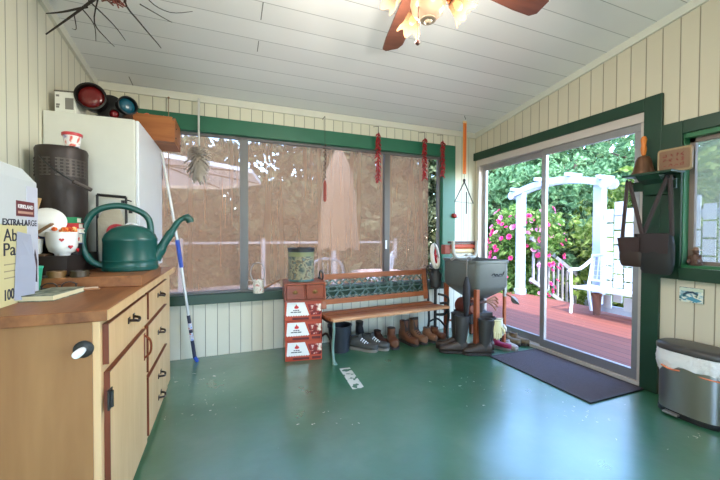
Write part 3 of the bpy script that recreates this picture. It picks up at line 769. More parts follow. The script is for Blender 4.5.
b = MB(); b.loft(rings); b.build('cup', M_china, cu, smooth=50)
b = MB(); b.tube(spline([(.06, 0, .1), (.095, 0, .095), (.1, 0, .06), (.062, -.0, .035)], 5), .006, 8); b.build('handle', M_china, cu, smooth=60)
b = MB()
for a, z_ in ((-1.95, .045), (-1.05, .085), (-1.3, .028), (-2.5, .08)): heart(b, (cos(a) * .0655, sin(a) * .0655, z_), (cos(a), sin(a), 0), .011)
b.build('heart_motif', M_red, cu)
b = MB(); Rr = random.Random(3)
for k in range(26): b.ball((Rr.uniform(-.045, .045), Rr.uniform(-.04, .04), .112 + Rr.uniform(0, .025)), (.013, .011, .011), 7, 4)
tag(b.build('sweets', speckle('orange wrappers', [(150, 40, 20), (226, 90, 30), (244, 150, 60), (250, 220, 160)], 60), None, loc=cu.location), 'orange wrapped sweets heaped in the heart cup', 'sweets', kind='stuff')
c2 = thing('small_cup', 'small white cup at the left of the heart cup', 'cup', (-.885, 2.15, CR + .01))
b = MB(); b.lathe([(.028, 0), (.034, .01), (.038, .075), (.034, .075), (.03, .02)], n=28); b.build('cup', M_china, c2, smooth=40)
b = MB(); heart(b, (.012, -.0375, .045), (.3, -1, 0), .007); b.build('heart_motif', mat('violet print', (120, 60, 130), .5), c2)
b = MB()
for k in range(8): b.ball((-.015 + .01 * (k % 4), -.012 + .012 * (k // 4), .078), .01, 7, 4)
tag(b.build('sweets', mat('orange brown sweets', (196, 96, 50), .4), None, loc=c2.location), 'brown sweets in the small cup', 'sweets', kind='stuff')
b = MB(); b.box((-.06, -.05, 0), (.06, .05, .01)); tag(b.build('coaster', mat('brown card', (96, 70, 50), .7), None, loc=(-.885, 2.15, CR)), 'brown card coaster under the small white cup', 'coaster')
bo = thing('bowl', 'white bowl turned on its side behind the heart cup', 'bowl', (-.836, 2.165, CR + .168), 0)
b = MB(); b.M = Matrix.Rotation(radians(68), 4, 'X') @ Matrix.Rotation(radians(12), 4, 'Y')
b.lathe([(.078, 0), (.074, .012), (.05, .028), (.02, .034), (.005, .034)], n=30); b.build('bowl', M_china, bo, smooth=50)
for k, (a_, e_, c_, lb) in enumerate((((-.90, 2.13, CR + .085), (-.79, 2.10, CR + .16), (150, 116, 84), 'wooden stick leaning over the heart cup'), ((-.93, 2.15, CR + .14), (-.86, 2.11, CR + .10), (50, 40, 36), 'dark handle leaning over the small cup'))):
    b = MB(); b.bar(a_, e_, .018, .01); tag(b.build('stick', mat('stick wood', c_, .6), None, .002), lb, 'stick')
jr = thing('jar', 'small dark jar with a white lid behind the little white cup', 'jar', (-.972, 2.235, CR))
b = MB(); b.lathe([(.032, 0), (.036, .01), (.036, .15), (.028, .17)], n=24); b.build('jar', mat('dark amber jar', (56, 38, 30), .3), jr, smooth=40)
b = MB(); b.lathe([(.032, .165), (.033, .21), (.028, .214)], n=24); b.build('lid', M_white, jr, smooth=40)
pbh = thing('paintbrush', 'paintbrush with a tan handle standing in front of the dark canister', 'brush', (-.985, 2.30, CR))
b = MB(); b.bar((0, 0, .0), (.03, .01, .14), .034, .014); b.build('bristles', mat('dark bristles', (50, 36, 30), .9), pbh)
b = MB(); b.bar((.03, .01, .14), (.036, .012, .175), .038, .017); b.build('ferrule', M_steel, pbh)
b = MB(); b.tube([(.036, .012, .17), (.048, .016, .24), (.06, .02, .30)], [.013, .009, .011], 10, flat=.7); b.build('handle', mat('tan brush handle', (204, 164, 112), .5), pbh)
spx = thing('eyeglasses', 'dark folded eyeglasses on the counter in front of the crate', 'glasses', (-.715, 1.96, .9), .4)
for sg in (-1, 1):
    b = MB(); b.tube([(sg * .034 + .026 * cos(2 * pi * k / 18), 0, .022 + .019 * sin(2 * pi * k / 18)) for k in range(18)], .0028, 6, closed=True); b.build('rim', M_black, spx)
    b = MB(); b.tube([(sg * .062, 0, .03), (sg * .06, .06, .012), (sg * .02, .075, .006)], .003, 6); b.build('temple', M_black, spx)
b = MB(); b.tube([(-.01, 0, .028), (0, -.003, .032), (.01, 0, .028)], .0025, 6); b.build('bridge', M_black, spx)
# things in front of the crate
gcup = thing('green_cup', 'jade green plastic cup beside the torn carton', 'cup', (-.825, 1.985, .9))
b = MB(); b.lathe([(.028, 0), (.04, .115), (.037, .115), (.026, .005)], n=28); b.build('cup', mat('jade plastic', (52, 168, 130), .35), gcup, smooth=40)
b = MB(); b.lathe([(.041, .108), (.042, .117), (.038, .117)], n=28); b.build('rim', mat('jade rim', (70, 186, 150), .35), gcup, smooth=40)
for k, (x, y, rz, lb, c_) in enumerate(((-.80, 2.02, .9, 'grey pliers lying on the counter by the crate', (70, 66, 64)), (-.72, 2.05, .5, 'dark scissors lying on the counter by the heart cup', (60, 52, 48)))):
    o = thing(('pliers', 'scissors')[k], lb, 'tool', (x + .02, y + .04, PB), rz)
    for s_ in (-1, 1):
        b = MB(); b.tube(spline([(-.09, s_ * .022, .008), (-.05, s_ * .024, .008), (0, s_ * .004, .008), (.06, -s_ * .006, .008)], 5), [.006] * 11 + [.006, .005, .005, .004, .003], 8, flat=.8); b.build('arm', mat('tool steel', c_, .4, .5), o)
    b = MB(); b.lathe([(.009, .002), (.009, .016)], n=14); b.build('pivot', M_steel, o)
for k, (p, q_, lb) in enumerate((((-.72, 1.96, .904), (-.585, 2.02, .904), 'pale thin stick lying on the counter nearest the watering can'), ((-.69, 1.94, .904), (-.56, 1.96, .904), 'tan thin stick lying on the counter in front of the pale one'))):
    b = MB(); b.tube([p, q_], .004, 8); tag(b.build('thin_stick', mat('pale stick', ((200, 170, 140), (170, 120, 80))[k], .6)), lb, 'stick')
for k, (x, y, c_, lb) in enumerate(((-.76, 2.03, (120, 88, 48), 'brown roll of tape in front of the heart cup'), (-.67, 2.03, (64, 50, 30), 'dark roll of tape at the right of the heart cup'))):
    b = MB(); b.lathe([(.038, 0), (.038, .03), (.024, .03), (.024, 0)], n=26); 
    tag(b.build('tape_roll', mat('tape', c_, .4), None, smooth=40, loc=(x - .0, y + .025, PB)), lb, 'tape')
# black wire frame with a tan bag behind the watering can
fr = thing('wire_stand', 'black upright wire stand behind the watering can', 'stand', (-.66, 2.535, PB))
b = MB(); b.tube([(-.075, 0, 0), (-.075, 0, .45)], .007, 8); b.tube([(-.075, 0, .45), (.075, 0, .44)], .009, 8); b.tube([(.075, 0, .44), (.075, 0, 0)], .007, 8); b.tube([(-.075, -.0, .2), (.075, 0, .2)], .005, 8); b.build('frame', M_black, fr)
for x in (.06, .1):
    b = MB(); b.box((x - .009, -.012, .37 - (x > .08) * .03), (x + .009, .0, .42 - (x > .08) * .03)); b.build('clip', M_black, fr)
b = MB(); b.bar((.075, 0, .425), (.105, 0, .415), .008); b.build('arm', M_black, fr)
b = MB(); b.loft([[(-.062, -.03, .02), (.066, -.03, .02), (.066, -.012, .02), (-.062, -.012, .02)], [(-.065, -.035, .3), (.068, -.035, .3), (.068, -.012, .3), (-.065, -.012, .3)], [(-.03, -.022, .37), (.05, -.022, .36), (.05, -.014, .36), (-.03, -.014, .37)]])
tag(b.build('paper_bag', mat('crumpled beige paper', (176, 168, 148), .8, var=.15, bump=.5, bscale=25), None, .004, loc=fr.location), 'crumpled beige bag hanging in the black wire stand', 'bag')
o = thing('tape_dispenser', 'red and white tape dispenser behind the watering can handle', 'dispenser', (-.62, 2.487, PB))
b = MB(); b.box((-.05, -.025, 0), (.05, .025, .17)); b.build('base', mat('maroon', (110, 26, 34), .4), o, bevel=.006)
b = MB(); b.lathe([(.05, -.028), (.05, .012), (.032, .012), (.032, -.028)], (.0, 0, .22), 26, 'Y'); b.build('roll', mat('red tape', (184, 36, 46), .4), o, smooth=40)
b = MB(); b.lathe([(.045, -.02), (.045, .01), (.036, .01), (.036, -.02)], (.075, .0, .235), 26, 'Y'); b.build('white_roll', M_white, o, smooth=40)
# teal watering can
wcn = thing('watering_can', 'large teal plastic watering can on the counter in front of the white cabinet', 'watering can', (-.515, 2.325, PB), radians(6))
M_teal = mat('teal plastic', (14, 74, 66), .32, var=.08)
b = MB(); b.lathe([(.131, 0), (.138, .006), (.140, .024), (.137, .028), (.137, .054), (.139, .058), (.135, .062), (.133, .165), (.135, .169), (.135, .184), (.132, .188), (.124, .208), (.095, .238), (.06, .255), (.02, .262)], n=44, sy=.8); b.build('body', M_teal, wcn, smooth=35)
b = MB(); b.tube(spline([(-.115, -.02, .028), (-.175, -.02, .055), (-.218, -.01, .13), (-.216, 0, .235), (-.165, 0, .335), (-.06, 0, .372), (.04, 0, .345), (.09, 0, .295), (.10, 0, .215)], 6), .0175, 12); b.build('handle', M_teal, wcn, smooth=60)
b = MB(); b.tube(spline([(.12, 0, .06), (.16, 0, .14), (.21, 0, .23), (.245, 0, .287), (.28, 0, .312)], 6), [.032] * 6 + [.025] * 6 + [.019] * 6 + [.016] * 7, 14); sp = b.build('spout', M_teal, wcn, smooth=60)
b = MB(); b.tube([(.27, 0, .308), (.292, 0, .314), (.306, 0, .298), (.31, 0, .283)], [.019, .024, .026, .022], 14); b.build('spout_cap', mat('dark teal cap', (22, 66, 56), .35), sp, smooth=60)
rg = MB(); rg.tube([(.0, .045 * cos(2 * pi * k / 24), .05 + .045 * sin(2 * pi * k / 24)) for k in range(24)], .007, 8, closed=True)
tag(rg.build('metal_ring', mat('grey steel ring', (150, 150, 152), .35, .7), None, smooth=60, loc=(-.46, 2.50, PB + .003)), 'grey metal ring leaning beside the base of the watering can', 'ring')
# torn carton at the left edge
M_card = mat('cream printed card', (206, 196, 146), .55, var=.03); M_wcard = mat('white card', (196, 200, 200), .5, var=.03)
ca = thing('carton', 'tall open cream carton of absorbent pads at the left end of the counter', 'box', (-.875, 1.625, .9))
FX = .125
b = MB(); b.box((-.125, -.27, 0), (FX, .235, .30)); b.build('body', M_card, ca)
b = MB(); b.loft([[(-.125, -.27, .30), (FX, -.27, .30), (FX, .235, .30), (-.125, .235, .30)], [(-.125, -.27, .54), (FX - .002, -.27, .53), (FX - .002, .10, .525), (-.125, .10, .54)]][0:1] + [[(-.125, -.27, .48), (FX, -.27, .48), (FX, .235, .48), (-.125, .235, .48)], [(-.115, -.26, .545), (FX - .012, -.26, .54), (FX - .012, .15, .528), (-.115, .15, .535)]])
b.build('upper', M_wcard, ca, bevel=.006)
b = MB(); b.box((FX, .15, 0), (FX + .0012, .234, .46)); pn = b.build('side_photo', mat('grey violet print', (196, 198, 210), .5, var=.06), ca)
b = MB(); b.prism([(.175, .075), (.22, .06), (.223, .15), (.205, .2), (.195, .15), (.172, .12)], FX + .0012, FX + .0024, 'YZ'); b.build('dog_picture', speckle('dark print', [(40, 34, 44), (70, 56, 66), (110, 60, 66)], 30), ca)
M_ink = mat('dark navy ink', (36, 38, 56), .6)
put_text('lettering', 'EXTRA-LARGE', .034, M_ink, ca, (FX + .0008, -.012, .298), (0, 1, 0), (0, 0, 1), .235, True)
put_text('lettering', 'Ab', .068, M_ink, ca, (FX + .0008, -.008, .238), (0, 1, 0), (0, 0, 1), .085, False)
put_text('lettering', 'Pac', .068, M_ink, ca, (FX + .0008, -.008, .185), (0, 1, 0), (0, 0, 1), .112, False)
put_text('lettering', '100', .055, M_ink, ca, (FX + .0008, -.005, .022), (0, 1, 0), (0, 0, 1), .06, True)
b = MB()
for z in (.15, .125, .10): b.box((FX, -.005, z), (FX + .001, .07, z + .004))
b.build('small_print', mat('faint ink', (150, 140, 110), .6), ca)
b = MB(); b.box((FX, .075, .335), (FX + .0015, .205, .395)); b.build('label', mat('maroon label', (104, 44, 50), .5), ca)
put_text('lettering', 'KIRKLAND', .022, M_white, ca, (FX + .0018, .085, .366), (0, 1, 0), (0, 0, 1), .11, True)
b = MB(); b.box((FX + .0015, .085, .345), (FX + .002, .195, .355)); b.build('label_line', mat('tan print', (190, 150, 130), .5), ca)
b = MB(); b.loft([[(FX + .002, .05, .012), (FX + .03, .13, .005), (FX + .028, .133, .005), (FX + .0, .055, .012)], [(FX + .002, .06, .14), (FX + .032, .14, .13), (FX + .03, .144, .13), (FX + .0, .065, .14)], [(FX + .002, .075, .275), (FX + .016, .14, .262), (FX + .013, .144, .262), (FX + .0, .08, .275)]])
b.build('torn_flap', mat('grey torn plastic', (158, 162, 176), .3, var=.1), ca)
b = MB(); b.prism([(-.12, .0), (-.06, .035), (0, .03), (.02, 0)], -.05, -.049, 'XZ')
# book lying in front of the carton
bk = thing('book', 'closed paperback lying flat at the front of the counter beside the carton', 'book', (-.683, 1.81, .9), radians(-7))
b = MB(); b.box((-.063, -.115, 0), (.063, .115, .003)); b.box((-.063, -.115, .021), (.063, .115, .024)); b.box((-.063, -.115, .003), (-.060, .115, .021)); b.build('cover', speckle('dark green cover', [(40, 44, 40), (90, 96, 80), (150, 150, 128), (70, 90, 78)], 14), bk)
b = MB(); b.box((-.059, -.112, .003), (.06, .112, .021)); b.build('pages', mat('yellowed pages', (222, 208, 168), .7), bk)
# branch with red nest hanging at the upper left
br = thing('twig_branch', 'bare dark branch with a red nest hung below the ceiling at upper left', 'branch', (-.595, 2.24, 2.45))
M_twig = mat('dark twig bark', (48, 40, 34), .8, var=.3)
Rr = random.Random(21)
def twig(pts, r0):
    s_ = spline(pts, 4); return s_, [r0 * (1 - .7 * i / len(s_)) for i in range(len(s_))]
b = MB()
for pts, r0 in (([(.15, -.1, .1), (-.05, .02, -.0), (-.2, .16, -.045), (-.38, .30, -.12)], .011), ([(-.12, .1, -.02), (-.25, .15, -.05), (-.34, .2, -.05)], .007),
                ([(-.05, .03, 0), (-.1, .14, -.08), (-.06, .2, -.13), (-.03, .24, -.15)], .004), ([(-.15, .1, -.03), (-.12, .2, -.06), (-.14, .3, -.11)], .004), ([(-.1, .05, -.01), (.0, .1, -.09), (.05, .14, -.15)], .004),
                ([(.15, -.1, .1), (.08, .0, .0), (.13, .1, -.05), (.2, .2, -.10), (.22, .22, -.12)], .006), ([(.15, -.1, .1), (.2, -.02, .02), (.3, .0, -.01), (.42, -.04, .0)], .004), ([(.15, .0, 0), (.28, .05, -.03), (.30, .08, -.02)], .003), ([(-.2, .16, -.045), (-.22, .25, -.08), (-.25, .28, -.07)], .003)):
    s_, rr = twig(pts, r0); b.tube(s_, rr, 6)
b.build('branch', M_twig, br)
b = MB()
for k in range(70):
    th = Rr.uniform(0, 2 * pi); ph = Rr.uniform(-1.3, 1.3); r_ = .07
    p = V((cos(th) * cos(ph) * r_, sin(th) * cos(ph) * r_, sin(ph) * .045)); t_ = V((Rr.uniform(-1, 1), Rr.uniform(-1, 1), Rr.uniform(-.5, .5))).normalized() * .04
    b.tube([p - t_ + V((.02, -.02, .03)), p * 1.05 + V((.02, -.02, .03)), p + t_ + V((.02, -.02, .03))], .004, 5)
b.ball((.02, -.02, .03), (.065, .065, .04), 12, 6); b.build('nest', mat('red brown straw', (134, 72, 62), .8, var=.4), br)
b = MB(); b.tube([(.12, -.09, .09), (.12, -.09, ceil_z(2.15) - 2.45)], .002, 6); b.build('cord', M_iron, br)

# ================================================================== BACK WALL
def nail(b, p): b.tube([p, V(p) + V((0, .02, .004))], .003, 6)
# leaning extension pole
pl = thing('extension_pole', 'long white and blue extension pole leaning against the wall by the counter end', 'pole', (-.245, 3.405, 0))
def pp(z): return V((-.018 - .202 * (z / 1.6) - (.03 if z > 1.2 else 0) * (z - 1.2), .0, z))
M_pw = mat('pale aluminium tube', (206, 208, 206), .35, .3); M_blue = mat('blue grip', (28, 70, 170), .4)
b = MB(); b.tube([pp(.42), pp(.87)], .0125, 12); b.build('tube', M_pw, pl, smooth=60)
b = MB(); b.tube([pp(.865), pp(1.11)], .0175, 12); b.build('grip', M_blue, pl, smooth=60)
b = MB(); b.tube([pp(1.11), pp(1.35), pp(1.87)], .011, 12); b.build('upper_tube', M_pw, pl, smooth=60)
b = MB(); b.tube([pp(.04), pp(.43)], .0155, 12); b.build('label_sleeve', mat('dark navy sleeve', (30, 34, 60), .4), pl, smooth=60)
b = MB()
for z0, z1 in ((.3, .36), (.20, .27)): b.tube([pp(z0), pp(z1)], .0162, 12)
b.build('printed_band', speckle('blue white print', [(30, 90, 190), (210, 220, 230), (190, 60, 60)], 40), pl, smooth=60)
b = MB(); b.tube([V((0, 0, 0)), pp(.045)], [.014, .017], 12); b.build('foot', M_blue, pl, smooth=60)
# cord on a nail
b = MB(); b.tube([(-.474, 3.478, 2.39), (-.476, 3.476, 1.9), (-.478, 3.478, 1.34)], .0035, 6); b.ball((-.474, 3.478, 2.385), .009, 8, 5); b.tube([(-.474, 3.478, 2.392), (-.474, YB, 2.392)], .003, 6)
tag(b.build('hanging_cord', mat('tan cord', (150, 120, 90), .7)), 'thin tan cord hanging from a nail beside the wooden box', 'cord')
# feather duster
fd = thing('feather_duster', 'grey feather duster hanging head down from the wall top', 'duster', (-.228, 3.44, 2.40))
b = MB(); b.tube([(0, 0, 0), (0, 0, -.49)], .009, 10); b.tube([(0, 0, -.01), (0, .06, 0)], .003, 6); b.build('handle', mat('pale handle', (200, 200, 196), .4), fd)
b = MB(); Rr = random.Random(2)
for k in range(150):
    t_ = (k / 150.0); a = k * 2.39996; el = -.9 + 2.1 * t_
    o_ = V((0, 0, -.50 - .10 * t_)); d = V((cos(a) * cos(el), sin(a) * cos(el) * .8, -sin(el) * 1.15 - .15)); l_ = Rr.uniform(.085, .115) * (1 + .25 * t_)
    tip = o_ + d * l_ + V((0, 0, -.02)); w_ = V((-sin(a), cos(a), 0)) * Rr.uniform(.010, .017); mid = o_ + d * l_ * .6 + V((0, 0, .006))
    v_ = [b.v(o_ - w_ * .3), b.v(mid - w_), b.v(tip - w_ * .6 + V((0, 0, -.008))), b.v(tip + w_ * .5 + V((0, 0, .004))), b.v(mid + w_), b.v(o_ + w_ * .3)]
    b.f([v_[0], v_[1], v_[4], v_[5]]); b.f([v_[1], v_[2], v_[3], v_[4]])
b.ball((0, 0, -.58), (.05, .04, .06), 12, 8)
b.build('feathers', mat('grey ostrich feathers', (178, 168, 156), .9, var=.4, scale=70), fd)
# hanging bead chime
hc = thing('bead_chime', 'thin strand of dark beads with a rusty weight hanging before the window', 'hanging ornament', (.956, 3.42, 2.385))
b = MB(); b.tube([(0, .0, 0), (0, 0, -.30)], .002, 6); b.tube([(0, 0, 0), (0, .1, .0)], .003, 6); b.build('string', M_iron, hc)
b = MB()
for k in range(16): b.ball((.007 * (-1) ** k, 0, -.30 - k * .023), (.009, .007, .013), 8, 5)
b.build('beads', mat('dark beads', (66, 48, 44), .4), hc)
b = MB(); b.lathe([(.006, -.66), (.017, -.69), (.017, -.86), (.012, -.88)], n=12); b.build('weight', mat('rust red weight', (140, 56, 44), .6, var=.3), hc, smooth=40)
# chili strings
M_chili = mat('dried red chili', (150, 22, 32), .35, var=.4)
for k, (x, z0, z1, lb) in enumerate(((1.565, 2.285, 1.74, 'leftmost string of dried red chilies hanging over the window mullion'), (2.158, 2.285, 1.81, 'middle string of dried red chilies hanging over the right window pane'), (2.409, 2.285, 1.85, 'string of dried red chilies hanging on the green right window jamb'))):
    t = thing('chili_string', lb, 'chili string', (x, 3.425, z0 + .07), 0, 'chili strings along the window top')
    b = MB(); b.tube([(0, 0, 0), (0, 0, z1 - z0 - .05)], .0025, 6); b.tube([(0, 0, 0), (-.02, .093, .02)], .0025, 6); b.build('cord', M_iron, t)
    b = MB(); Rr = random.Random(k); n = int((z0 - z1) / .0115)
    for j in range(n):
        z = -.07 - j * .0115; a = j * 2.4 + Rr.random(); d = V((cos(a), sin(a) * .7, 0)); l_ = Rr.uniform(.030, .044)
        b.tube([V((0, 0, z)), V((0, 0, z)) + d * l_ * .6 + V((0, 0, -.012)), V((0, 0, z)) + d * l_ + V((0, 0, -.034))], [.007, .010, .003], 6)
    b.build('peppers', M_chili, t, smooth=60)
# thermometer stick and triangle chime hung from the ceiling corner
HX, HY = 2.50, 3.14; HZ = ceil_z(HY)
th = thing('wooden_stick', 'long orange wooden stick hanging from a hook in the ceiling corner', 'stick', (HX, HY, HZ))
b = MB(); b.tube(spline([(0, 0, 0), (0, 0, -.02), (.012, 0, -.03), (.006, 0, -.042)], 4), .003, 6); b.build('hook', M_iron, th)
b = MB(); b.box((-.022, -.008, -.655), (.022, .006, -.065)); b.build('stick', mat('orange varnish wood', (222, 130, 44), .4, var=.1), th, bevel=.006)
b = MB(); b.box((-.008, -.0095, -.64), (.008, -.008, -.10)); b.build('inlay', mat('red brown inlay', (196, 84, 30), .5), th)
b = MB(); b.box((-.022, -.009, -.085), (.022, .007, -.063)); b.build('end_tip', mat('cream tip', (232, 206, 160), .5), th)
tc = thing('triangle_chime', 'dark metal triangle chime hanging below the orange wooden stick', 'chime', (HX, HY, HZ - .655))
b = MB(); b.tube([(0, 0, 0), (0, 0, -.075)], .002, 6); b.lathe([(.012, -.09), (.016, -.07), (.01, -.055)], n=14); b.build('hanger', M_iron, tc)
b = MB(); b.tube([(.0, 0, -.09), (-.128, 0, -.315), (.128, 0, -.325), (.004, 0, -.09)], .0065, 8); b.build('triangle', M_iron, tc)
b = MB(); b.tube([(.02, -.015, -.20), (.02, -.015, -.45)], .006, 8); b.build('striker', M_iron, tc)
b = MB(); b.tube([(0, 0, -.09), (0, .0, -.3), (.0, .01, -.72)], .0018, 6); b.build('cord', M_steel, tc)
o = thing('red_bell', 'small red and white bell fixed to the green right window casing', 'bell', (2.62, YB - .03, 1.40))
b = MB(); b.lathe([(.028, 0), (.03, -.02), (.02, -.04), (.005, -.045)], axis='Y', n=20); b.build('gong', mat('red bell metal', (160, 50, 40), .35), o, smooth=40)
b = MB(); b.lathe([(.018, 0), (.018, -.035), (.008, -.045)], (.032, 0, -.012), axis='Y', n=16); b.build('striker_box', M_white, o, smooth=40)
# small watering can on the sill
sc = thing('watering_can', 'tiny painted metal watering can with a tall hoop handle on the window sill', 'watering can', (.29, 3.385, .602 + .0), 0)
b = MB(); b.lathe([(.05, 0), (.052, .004), (.05, .125), (.047, .125), (.047, .02)], n=28); b.build('body', speckle('floral enamel', [(120, 130, 110), (214, 208, 192), (222, 218, 206), (190, 96, 84)], 26), sc, smooth=40)
b = MB(); b.tube(spline([(-.05, 0, .11), (-.075, 0, .2), (-.04, 0, .28), (.03, 0, .275), (.055, 0, .2), (.048, 0, .12)], 6), .005, 8); b.build('handle', M_steel, sc)
b = MB(); b.tube(spline([(-.05, 0, .11), (-.095, .0, .12), (-.10, 0, .05), (-.05, 0, .03)], 6), .0035, 8); b.build('back_handle', M_steel, sc)
b = MB(); b.tube([(.045, 0, .04), (.12, 0, .075), (.225, 0, .128)], [.012, .008, .005], 10); b.build('spout', mat('brown tin', (150, 110, 84), .45, .3), sc, smooth=60)
# boxes stacked under the little drawers
M_orange = mat('orange red print', (178, 68, 38), .5, var=.05); M_wpr = mat('white print', (232, 230, 222), .5, var=.03)
M_dimg = speckle('dark red photo print', [(50, 12, 12), (110, 20, 18), (150, 34, 24), (232, 216, 196), (236, 226, 210)], 20)
M_bside = mat('brown card side', (176, 122, 84), .7)
BW, BD, BH = .335, .26, .182
BC = V((.682, 3.215, 0)); BR = radians(-9)
for k, lb in enumerate(('firelog carton on the floor, bottom of the stack under the small drawer chest', 'firelog carton in the middle of the stack under the small drawer chest', 'firelog carton at the top of the stack right under the small drawer chest')):
    t = thing('firelog_carton', lb, 'box', (BC.x + (.003, -.002, 0)[k], BC.y, k * (BH + .003)), BR + (.0, .02, -.01)[k], 'stacked firelog cartons')
    b = MB(); b.box((-BW / 2, -BD / 2, 0), (BW / 2, BD / 2, BH)); b.build('carton', M_orange, t, bevel=.002)
    y = -BD / 2 - .001
    b = MB(); b.prism([(-BW / 2 + .012, .05), (.055, .05), (.01, BH - .012), (-BW / 2 + .022, BH - .012)], y, y + .001, 'XZ')
    for j in range(9): x_ = -BW / 2 + .016 + j * .0225; b.prism([(x_, .05), (x_ + .018, .05), (x_ + .009, .042)], y, y + .001, 'XZ')
    b.build('front_panel', M_wpr, t)
    b = MB(); b.prism([(.07, .05), (BW / 2 - .004, .05), (BW / 2 - .004, BH - .03), (.035, BH - .03)], y, y + .001, 'XZ'); b.build('picture_panel', M_dimg, t)
    b = MB(); b.box((-.10, y, .01), (.05, y + .001, .03)); b.box((.075, y, .012), (BW / 2 - .01, y + .001, .035)); b.build('dark_band', mat('dark red print', (92, 22, 16), .5), t)
    b = MB()
    fl = [(-.075, .112), (-.088, .118), (-.085, .132), (-.076, .138), (-.07, .156), (-.06, .138), (-.05, .134), (-.046, .12), (-.058, .112)]
    b.prism([(u + .005, w_) for u, w_ in fl], y - .0006, y + .0006, 'XZ'); b.build('flame_mark', mat('red flame print', (206, 40, 36), .5), t)
    b = MB()
    for x0, x1, z0 in ((-.092, -.078, .093), (-.074, -.058, .093), (-.054, -.038, .093), (-.115, -.09, .076), (-.086, -.058, .076), (-.054, -.02, .076)): b.box((x0, y - .0006, z0), (x1, y + .0006, z0 + .009))
    b.build('lettering', mat('grey print', (70, 66, 64), .5), t)
    b = MB(); b.box((-BW / 2 - .001, -BD / 2 + .02, .02), (-BW / 2, BD / 2 - .02, BH - .02)); b.build('end_label', M_bside, t)
ZB = 3 * (BH + .003)
M_cherry = wood('cherry drawer wood', (112, 44, 18), (142, 62, 28), 0, .35, 10, .12)
dw = thing('drawer_chest', 'small cherry wood two drawer chest on top of the firelog cartons', 'chest', (BC.x + .005, BC.y + .0, ZB), radians(-6))
b = MB(); b.box((-.185, -.165, .0), (.185, .165, .016)); b.box((-.185, -.165, .150), (.185, .165, .166)); b.box((-.185, -.16, .016), (-.170, .165, .15)); b.box((.170, -.16, .016), (.185, .165, .15)); b.box((-.17, .15, .016), (.17, .165, .15)); b.box((-.008, -.155, .016), (.008, .15, .15)); b.build('case', M_cherry, dw, bevel=.003)
for x in (-.089, .089):
    b = MB(); b.box((x - .078, -.168, .02), (x + .078, .13, .146)); d_ = b.build('drawer', M_cherry, dw, bevel=.003)
    b = MB(); b.lathe([(.016, -.168), (.016, -.171), (.006, -.174)], (x, 0, .088), 16, 'Y'); b.tube(spline([(x - .022, -.171, .09), (x - .018, -.182, .078), (x, -.186, .07), (x + .018, -.182, .078), (x + .022, -.171, .09)], 4), .0035, 6); b.build('handle', M_brass, d_)
tn = thing('picture_tin', 'round green tin with a printed farm scene and black lid on the drawer chest', 'tin', (.672, 3.235, ZB + .167))
b = MB(); b.lathe([(.121, 0), (.123, .006), (.121, .012), (.121, .29)], n=40); b.build('body', mat('dark teal tin', (64, 96, 92), .4, .2, var=.2), tn, smooth=40)
b = MB(); b.lathe([(.1218, .02), (.1218, .275)], n=48); b.build('printed_scene', speckle('farm print', [(44, 58, 54), (84, 92, 80), (126, 124, 98), (146, 138, 108), (84, 68, 48), (92, 110, 106)], 20), tn, smooth=40)
b = MB(); b.lathe([(.1222, .235), (.1222, .275)], n=48); b.build('sky_band', mat('yellow green print', (122, 126, 84), .5), tn, smooth=40)
b = MB(); b.lathe([(.129, .278), (.13, .31), (.124, .314), (.118, .308), (.01, .308)], n=40); b.build('lid', M_black, tn, smooth=40)

# ------------------------------------------------------------------ garden bench indoors
bn = thing('garden_bench', 'wooden slat bench with dark green cast iron lattice back under the window', 'bench', (1.565, 2.985, 0), radians(5))
M_bw = wood('reddish bench wood', (126, 68, 32), (168, 98, 52), 0, .45, 11, .06)
M_bs = wood('pale worn seat wood', (176, 122, 80), (204, 154, 110), 0, .45, 11, .06)
M_gi = mat('grey green cast iron', (82, 104, 96), .5, .2, var=.3, bump=.2)
L2 = .675
for k, (y0, z, mm) in enumerate(((-.02, .372, M_bs), (.058, .362, M_bw), (.136, .358, M_bw), (.214, .36, M_bw), (.288, .366, M_bw))):
    b = MB(); b.box((-L2, y0, z), (L2, y0 + .066, z + .026)); b.build('seat_slat', mm, bn, bevel=.004)
def by(z): return .34 + (z - .4) * .16
for z0, z1, nm in ((.705, .758, 'top_rail'), (.46, .512, 'lower_rail')):
    b = MB(); b.bar((-.66, by((z0 + z1) / 2), (z0 + z1) / 2), (.66, by((z0 + z1) / 2), (z0 + z1) / 2), .024, z1 - z0); b.build(nm, M_bw, bn, bevel=.004)
for x in (-.63, .63):
    b = MB(); b.bar((x, by(.42), .42), (x, by(.77), .77), .05, .026, up=(0, 1, 0)); b.build('back_post', M_bw, bn, bevel=.004)
b = MB(); x0, x1, n = -.6, .6, 8; s_ = (x1 - x0) / n
def lb(p, q_, w_): b.bar((p[0], by(p[1]), p[1]), (q_[0], by(q_[1]), q_[1]), w_, w_ * 1.1)
for k in range(n):
    xa = x0 + k * s_; xm = xa + s_ / 2; xb = xa + s_
    for za, zb_ in ((.632, .703), (.588, .516)):
        lb((xa, za), (xm, zb_), .011); lb((xm, zb_), (xb, za), .011)
        lb((xa, zb_), (xa + s_ * .25, (za + zb_) / 2), .009); lb((xb, zb_), (xb - s_ * .25, (za + zb_) / 2), .009)
    b.tube([(xm + .045 * cos(2 * pi * j / 14), by(.61), .61 + .024 * sin(2 * pi * j / 14)) for j in range(14)], .006, 6, closed=True)
    b.tube([(xa + .022 * cos(2 * pi * j / 12), by(.61), .61 + .022 * sin(2 * pi * j / 12)) for j in range(12)], .0055, 6, closed=True)
for z in (.588, .632): lb((x0, z), (x1, z), .009)
b.build('lattice_panel', M_gi, bn)
M_legl = mat('pale lit green iron', (112, 138, 128), .5, .2, var=.25, bump=.2)  # green iron paled to stand for the light on the left leg
